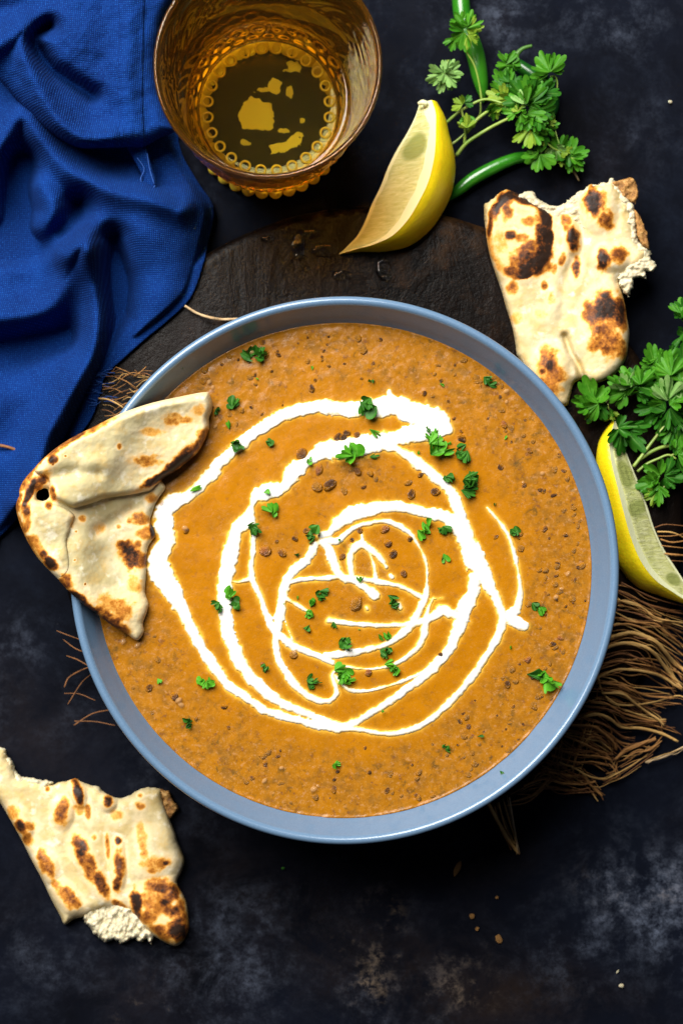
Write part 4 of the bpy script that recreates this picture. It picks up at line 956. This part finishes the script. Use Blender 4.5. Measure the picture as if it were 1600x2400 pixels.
ridU = [(LF([(-30,120),(30,80),(60,70),(60,130),(95,215),(140,285),(195,325),(260,325)], 26), .010), (LF([(150,-40),(180,80),(230,180)], 60), .004), (LF([(310,-40),(300,100),(298,200),(310,300)], 24), .003)]
valU = [(LF([(115,60),(85,80),(85,110),(120,160),(170,195),(215,225)], 17), .015), (LF([(-40,30),(40,20),(120,-20)], 40), .006), (LF([(225,150),(240,260)], 36), .003)]
def zU(x, y, d):
    z = .030 + .0018 * fbm(x / 70, y / 70, 81, 3) + .0008 * fbm(x / 22, y / 22, 82, 3)
    for f, h in ridU: z = z + 1.3 * h * f(x, y)
    for f, h in valU: z = z - 1.3 * h * f(x, y)
    return z * (.62 + .38 * rnd(d, 34))
slab('upper_fold', fU, bbox(pU), 3.0, zU, lambda x, y, d: zU(x, y, d) - .0010, m_linen, napkin)
# hem: a doubled strip standing proud of the cloth, with its loose corner
hem = [(278,-60),(335,-60),(338,60),(336,180),(338,300),(345,350),(356,390),(366,432),(348,450),(330,446),(336,420),(316,378),(298,346),(280,300),(276,180),(280,60)]
ph = crom(hem, 3, True); fh = poly_sdf(ph)
def zH(x, y, d):
    base = zU(x, y, np.maximum(fU(x, y), 0)); dn = sst(335, 445, y)
    return base * (1 - dn) + .019 * dn + .0002 + .0009 * rnd(d, 5) - .0004 * line_field([(284, -60), (283, 100), (282, 300)], 2.)(x, y)
slab('hem', fh, bbox(ph), 2.4, zH, lambda x, y, d: zH(x, y, d) - .0013, m_linen, napkin)
for i in range(26):
    x0 = 236 + random.uniform(-14, 12); y0 = 885 + random.uniform(-15, 60)
    a = random.uniform(-.5, .5) + (pi if i % 2 else 0)
    tube('thread', [(x0, y0, .0175), (x0 + 12 * cos(a), y0 + 9 * sin(a) + random.uniform(-3, 3), .0178), (x0 + random.uniform(20, 34) * cos(a), y0 + 20 * sin(a) + random.uniform(-6, 6), .0172)], 1.5, m_thread, napkin, 4, 3)
for pts in [[(338,440),(330,420),(338,395),(322,370)],[(362,432),(352,400),(345,360)],[(340,447),(352,452),(364,434)]]:
    tube('thread', [(a, b, .0215) for a, b in pts], 2.2, m_thread, napkin, 5, 5)

# ------------------------------------------------------------------ jute cloth
jt = empty('frayed_jute_cloth', P(1350, 1600, 0))
meta(jt, 'frayed brown jute cloth with tangled fringe sticking out from under the bowl', 'jute cloth')
def zj(px, py, k=0):
    r = math.hypot(px - 870, py - 1215)
    return .0165 + k - .0125 * float(sst(715, 790, r))
lathe('weave', [(.0001, .0145), (.085, .0145), (.0855, .0152), (.085, .0164), (.0001, .0164)], (BX, BY, 0), 64, m_jute[1], jt, closed=False)
oj = (1150, 1330, 3.267)
JS = [([(960,250),(1060,270),(1150,310),(1250,380),(1350,410),(1500,430)],28,2),([(980,390),(1100,420),(1250,430),(1330,490),(1500,620)],18,1),
 ([(900,540),(1050,500),(1150,520),(1250,560),(1330,650),(1400,730),(1500,800)],38,2),([(860,620),(1000,580),(1120,590),(1220,630),(1300,720),(1380,830),(1460,930)],34,2),
 ([(800,850),(950,790),(1080,785),(1200,800),(1320,840),(1460,940)],26,2),([(820,880),(980,900),(1080,940),(1200,985),(1400,1000)],20,1),
 ([(820,850),(850,950),(920,1020),(1000,1050),(1150,1050),(1280,1020),(1420,985),(1500,1000)],15,2),([(850,960),(1000,970),(1100,1040),(1200,1110),(1270,1160),(1320,1210)],23,2),
 ([(670,1160),(800,1120),(900,1150),(1000,1220),(1150,1230),(1300,1270),(1430,1330)],30,2),([(600,1200),(780,1220),(850,1260),(930,1330),(950,1400)],24,1),
 ([(560,1290),(700,1340),(780,1380),(860,1430),(930,1490)],20,1),([(520,1400),(700,1440),(830,1450),(930,1480)],17,1),([(700,1370),(760,1300),(840,1310),(900,1370),(930,1440)],11,1),
 ([(460,1440),(650,1490),(780,1490),(900,1520)],16,1),([(520,1490),(650,1540),(750,1600),(860,1620),(920,1600),(1050,1530),(1190,1440)],16,2),
 ([(440,1560),(600,1600),(700,1600),(760,1660),(850,1750)],26,1),([(250,1670),(400,1620),(550,1650),(700,1660),(800,1640)],24,1),([(160,1790),(300,1750),(400,1670),(460,1600)],16,1),
 ([(755,1160),(700,1290),(660,1420),(620,1560)],8,1),([(540,1340),(530,1480),(500,1560)],9,0),([(950,1470),(1030,1400),(1150,1350),(1260,1310)],34,1),([(1180,1490),(1320,1450),(1400,1410),(1500,1360)],22,3),
 ([(-20,1800),(60,1960),(130,2080),(200,2180)],32,2),([(140,1760),(165,1900),(190,2050),(205,2190)],15,3),([(60,1800),(110,1980),(180,2120)],14,2),([(30,1830),(50,1930),(95,2040),(170,2150)],14,1),([(100,1790),(130,1900),(185,2100)],9,2),
 ([(960,170),(1100,240),(1250,300),(1500,360)],16,0),([(960,320),(1100,350),(1230,400),(1500,520)],16,0),([(930,450),(1050,430),(1200,480),(1330,560),(1500,700)],18,1),([(850,700),(1000,660),(1150,700),(1300,760)],14,0),
 ([(780,930),(900,940),(1050,1000),(1150,1060),(1300,1110)],14,0),([(740,1020),(880,1040),(1000,1110),(1200,1170),(1340,1180)],18,1),([(720,1070),(850,1080),(960,1110),(1050,1160),(1250,1190)],14,0),([(640,1140),(760,1170),(880,1210),(1000,1290),(1100,1310)],16,0),
 ([(560,1330),(680,1400),(800,1420),(940,1430)],12,0),([(560,1240),(700,1270),(820,1310),(920,1380)],14,0),([(1000,1480),(1100,1420),(1200,1400),(1300,1330)],14,1),([(900,1500),(940,1540),(960,1600),(900,1620)],12,1),([(420,1500),(520,1500),(640,1580),(760,1590)],14,0),([(330,1600),(420,1560),(520,1580),(620,1640)],12,0)]
def strand(pts, w, m, k=0., jit=0., nm='strand'):
    pts = [(a + random.uniform(-jit, jit), b + random.uniform(-jit, jit)) for a, b in pts]
    n = len(pts)
    tube(nm, [(a, b, zj(a, b, k + .0012 * sin(i * 1.9 + a))) for i, (a, b) in enumerate(pts)], [w * (.9 + .2 * random.random()) * .82 * (.8 if i in (0, n - 1) else 1) for i in range(n)], m_jute[m], jt, 7, 5, .10, flat=.7)
for p, w, m in JS:
    q_ = [tuple(t_) for t_ in zc(p, *oj)]
    strand(q_, w / 3.267, m, .002, 1)
    # frayed fibres alongside
    for k in range(2): strand([(a, b) for a, b in q_], w / 3.267 * .28, max(0, m - random.choice([0, 1])), .0015, 6)
for i in range(150):
    p, w, m = random.choice(JS[:21] + JS[27:]); q_ = zc(p, *oj)
    ox, oy_ = random.uniform(-16, 16), random.uniform(-22, 22)
    strand([(a + ox, b + oy_) for a, b in q_], random.uniform(1.5, 4.2), random.choice([0, 0, 1, 1, 2]), random.uniform(-.001, .0005), 7)
ol = (1300, 700, 3.0947)
for p, w, m in [([(740,1690),(850,1695),(960,1745)],16,2),([(760,1745),(850,1765),(960,1750)],16,1),([(790,1850),(870,1855),(960,1862)],18,1),([(770,1790),(860,1800),(960,1815)],10,1),([(720,1660),(800,1640),(960,1650)],10,0),([(740,1720),(850,1720),(960,1700)],8,1),([(840,1900),(960,1910)],12,0)]:
    strand([tuple(t_) for t_ in zc(p, *ol)], w / 3.0947, m, .001, 1)
# tufts showing on the left of the bowl
oq = (140, 640, 3.733)
strand([tuple(t_) for t_ in zc([(1095,285),(1200,350),(1320,390),(1420,405),(1560,400)], *oq)], 7.5, 3, .0012, 0)
strand([tuple(t_) for t_ in zc([(340,1095),(420,1105),(500,1140),(560,1180)], *oq)], 5, 2, .003, 0)
for i in range(46):
    a0 = random.uniform(430, 780); b0 = random.uniform(850, 1230)
    an = random.uniform(-.7, .5); L = random.uniform(90, 220)
    strand([tuple(t_) for t_ in zc([(a0 - L/2*cos(an), b0 - L/2*sin(an)), (a0, b0 + random.uniform(-25, 25)), (a0 + L/2*cos(an), b0 + L/2*sin(an))], *oq)], random.uniform(1.2, 2.6), random.choice([0, 1, 1, 2]), random.uniform(0, .002), 2, 'fibre')
for p, w, m in [([(150,1612),(160,1590),(185,1572),(215,1560)],4,0),([(150,1625),(185,1628),(225,1640)],2.6,0),([(160,1650),(190,1600),(215,1580)],2.5,0),([(172,1700),(215,1672),(260,1665)],4,0),([(175,1690),(225,1692),(270,1700)],3,0),([(135,1478),(160,1490),(185,1500)],3,0),([(150,1500),(175,1520),(200,1530)],3,0),([(158,1535),(180,1545),(210,1560)],3,0)]:
    strand(p, w, m, .001, 2)
cord = tube('jute_string', [(-30, 1040, .0135), (20, 1048, .0150), (60, 1064, .0165), (100, 1076, .017), (150, 1080, .017)], [7, 7.5, 7, 6.5, 6], m_jute[0], None, 8, 6, .1)
meta(cord, 'short brown jute string lying across the blue napkin at the left edge', 'string')

# ------------------------------------------------------------------ amber glass
GX, GY, _ = P(630, 281, .002)
glass_o = empty('amber_glass', (GX, GY, 0))
meta(glass_o, 'amber pressed glass tumbler with hobnail sides and beaded foot', 'glass')
outer = [(.0001, .0012), (.026, .0012), (.0300, .0016), (.0318, .0035), (.0316, .0060), (.0303, .0085), (.0308, .0110), (.0326, .018), (.0346, .030), (.0365, .045), (.0384, .060), (.0402, .075), (.0418, .088), (.0430, .0965), (.0437, .0992), (.0436, .1003), (.0428, .1008), (.0420, .1002), (.0414, .0985)]
inner = [(.0400, .088), (.0380, .075), (.0358, .060), (.0338, .045), (.0320, .032), (.0307, .022), (.0297, .018), (.0276, .0162), (.015, .0158), (.0001, .0157)]
po = crom(outer + inner, 10)
io = len(crom(outer, 10))
def gdisp(Rr, Z, A):
    n = Rr.shape[0]; isout = (np.arange(n) < io - 20)[:, None]
    row = (Z - .013) / .0068; rf = row - np.floor(row); off = (np.floor(row) % 2) * .5
    a = A / (2 * pi) * 30 + off; af = a - np.floor(a)
    u = (af - .5) * 2; v = (rf - .5) * 2
    b = .0016 * np.clip(1 - (u * u + v * v), 0, 1) ** .6 * ((Z > .013) & (Z < .061))
    # engraved scrolls in the upper wall
    s = .00022 * np.sin(A * 14 + 5 * np.sin(A * 5 + Z * 190)) * np.sin(Z * 300 + 3 * np.sin(A * 7)) * sst(.060, .066, Z) * sst(.094, .088, Z)
    add = np.where(isout, b + s, s * .8)
    return Rr + add, Z
vessel = lathe('vessel', po, (GX, GY, 0), 420, m_amber, glass_o, gdisp, closed=False)
vc = np.empty(len(vessel.data.vertices) * 3); vessel.data.vertices.foreach_get('co', vc); vc = vc.reshape(-1, 3)
vr = np.hypot(vc[:, 0] - GX, vc[:, 1] - GY)
vessel.data.attributes.new('wall', 'FLOAT', 'POINT').data.foreach_set('value', sst(.0275, .0300, vr).astype(np.float32))
torus = {}
def torus_mesh(R0, r0, seg=20, ring=8):
    V, Fc = [], []
    for i in range(seg):
        a = 2 * pi * i / seg
        for j in range(ring):
            b = 2 * pi * j / ring; V.append(((R0 + r0 * cos(b)) * cos(a), (R0 + r0 * cos(b)) * sin(a), r0 * sin(b)))
    for i in range(seg):
        for j in range(ring): Fc.append((i*ring + j, ((i+1) % seg)*ring + j, ((i+1) % seg)*ring + (j+1) % ring, i*ring + (j+1) % ring))
    me = bpy.data.meshes.new('floor_ring'); me.from_pydata(V, [], Fc); me.polygons.foreach_set('use_smooth', [True] * len(Fc)); me.materials.append(m_beadglass); return me
tm = torus_mesh(.00198, .00050)
bead = bpy.data.meshes.new('foot_bead')
V = [(sin(j * pi / 10) * cos(i * pi / 8), sin(j * pi / 10) * sin(i * pi / 8), cos(j * pi / 10)) for j in range(11) for i in range(16)]
Fc = [(j*16 + i, (j+1)*16 + i, (j+1)*16 + (i+1) % 16, j*16 + (i+1) % 16) for j in range(10) for i in range(16)]
bead.from_pydata(V, [], Fc); bead.polygons.foreach_set('use_smooth', [True] * len(Fc)); bead.materials.append(m_beadglass)
for k in range(24):
    a = 2 * pi * (k + .5) / 24
    o = bpy.data.objects.new('floor_ring', tm); COL.objects.link(o); o.parent = glass_o; o.location = (.0257 * cos(a), .0257 * sin(a), .0168)
for k in range(34):
    a = 2 * pi * k / 34
    o = bpy.data.objects.new('foot_bead', bead); COL.objects.link(o); o.parent = glass_o; o.location = (.0300 * cos(a), .0300 * sin(a), .0036); o.scale = (.0044, .0034, .0034)
    o.rotation_euler = (0, 0, a)
# drink
REFL = [(690,765,112,62,0),(665,690,60,60,30),(640,730,60,60,0),(730,715,50,50,0),(795,565,38,50,25),(735,590,45,16,0),(905,450,42,34,0),(860,465,34,16,0),(885,602,18,34,0),(850,930,100,28,-14),(905,895,40,30,-40),(955,855,26,16,0),(605,902,36,13,10),(860,832,34,12,0),(963,775,13,13,0)]  # outlines of the bright reflections in the drink
def freflection(x, y):
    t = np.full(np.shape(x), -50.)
    for i, (a, b, rx, ry, rot) in enumerate(REFL):
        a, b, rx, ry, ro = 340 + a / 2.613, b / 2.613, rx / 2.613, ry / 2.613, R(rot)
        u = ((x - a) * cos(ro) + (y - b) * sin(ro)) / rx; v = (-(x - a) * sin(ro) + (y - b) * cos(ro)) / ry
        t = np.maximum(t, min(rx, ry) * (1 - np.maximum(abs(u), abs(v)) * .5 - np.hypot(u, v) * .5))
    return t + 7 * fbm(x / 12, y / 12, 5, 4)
slab('painted_reflection', freflection, (520, 140, 740, 390), 1.6, lambda x, y, d: 0 * x + .0006, lambda x, y, d: 0 * x + .0001, m_reflection, table)  # added pale slab, its colour stands in for reflections on the drink
lq = [(.0001, .0156), (.0277, .0161), (.0298, .0179), (.0308, .022), (.0321, .032), (.0332, .0402), (.0328, .0399), (.031, .0396), (.022, .0395), (.012, .0395), (.0001, .0395)]
def ldisp(Rr, Z, A):
    X_, Y_ = Rr * np.cos(A), Rr * np.sin(A)
    top = (Z > .0385)
    return Rr, Z + np.where(top, .00010 * fbm(X_ * 110, Y_ * 110, 91, 3) * sst(.032, .028, Rr), 0)
drink = lathe('drink', crom(lq, 6), (GX, GY, 0), 160, m_drink, None, ldisp, closed=False)
meta(drink, 'pale golden drink half filling the amber tumbler', 'drink')

# ------------------------------------------------------------------ water on the board
WZ = [(725,545,26,10,'elongated water smear on the board left of the lemon wedge'),(700,575,16,34,'glossy upright splash of water on the board between glass and bowl'),(760,585,30,16,'wide puddle of water just left of the lemon tip'),(624,560,16,9,'small water drop on the board nearest the amber glass'),(716,630,9,6,'tiny water drop below the splash on the board'),(898,628,18,24,'round water drop on the board below the lemon wedge'),(800,645,22,12,'flat water drop on the board close above the bowl rim'),(905,650,14,9,'small water drop beside the bowl rim under the lemon wedge')]
for i, (a, b, rx, ry, lab) in enumerate(WZ):
    f = lambda x, y, a=a, b=b, rx=rx, ry=ry, i=i: min(rx, ry) * (1 - np.hypot((x - a) / rx, (y - b) / ry)) + 5 * fbm(x / 12, y / 12, 90 + i, 3)
    o = slab('water_drop', f, (a - rx * 1.6, b - ry * 1.8, a + rx * 1.6, b + ry * 1.8), 1.6, lambda x, y, d: .0145 + .0011 * rnd(d, 7), lambda x, y, d: .0138, m_water)
    meta(o, lab, 'water', 'water drops on the wooden board')

# ------------------------------------------------------------------ crumbs on the table
def crumb(a, b, rx, ry, rot, mat, lab):
    me = pebble(int(a), .45); o = bpy.data.objects.new('bread_crumb', me); COL.objects.link(o); me.materials.append(mat)
    x, y, _ = P(a, b, 0); k = H / F; o.location = (x, y, .0012); o.scale = (rx * k, ry * k, min(rx, ry) * k * .8); o.rotation_euler = (.15, .1, R(rot))
    meta(o, lab, 'crumb', 'crumbs fallen on the table')
crumb(1071, 2034, 6.5, 20, -20, m_under, 'long orange brown crust flake on the table below the bowl')
crumb(1168, 2200, 8, 11, 20, m_under, 'largest rounded brown crumb at the lower right of centre')
crumb(1105, 2146, 6, 7, 0, m_under, 'upper golden crumb of the close pair on the lower table')
crumb(1117, 2176, 4.5, 5, 0, m_under, 'lower golden crumb of the close pair on the lower table')
crumb(1163, 2103, 4, 4, 0, m_under, 'small dull crumb above the largest rounded crumb')
crumb(1454, 2309, 6, 5, 0, m_crumb, 'pale crumb alone near the bottom right corner')
crumb(1568, 240, 5, 4, 0, m_crumb, 'pale crumb near the upper right edge of the table')
crumb(1445, 2276, 2, 5, -30, m_crumb, 'thin sliver of crumb above the pale crumb at bottom right')
crumb(663, 2034, 4, 3, 0, m_bit[0], 'tiny greenish speck on the table below the bowl')
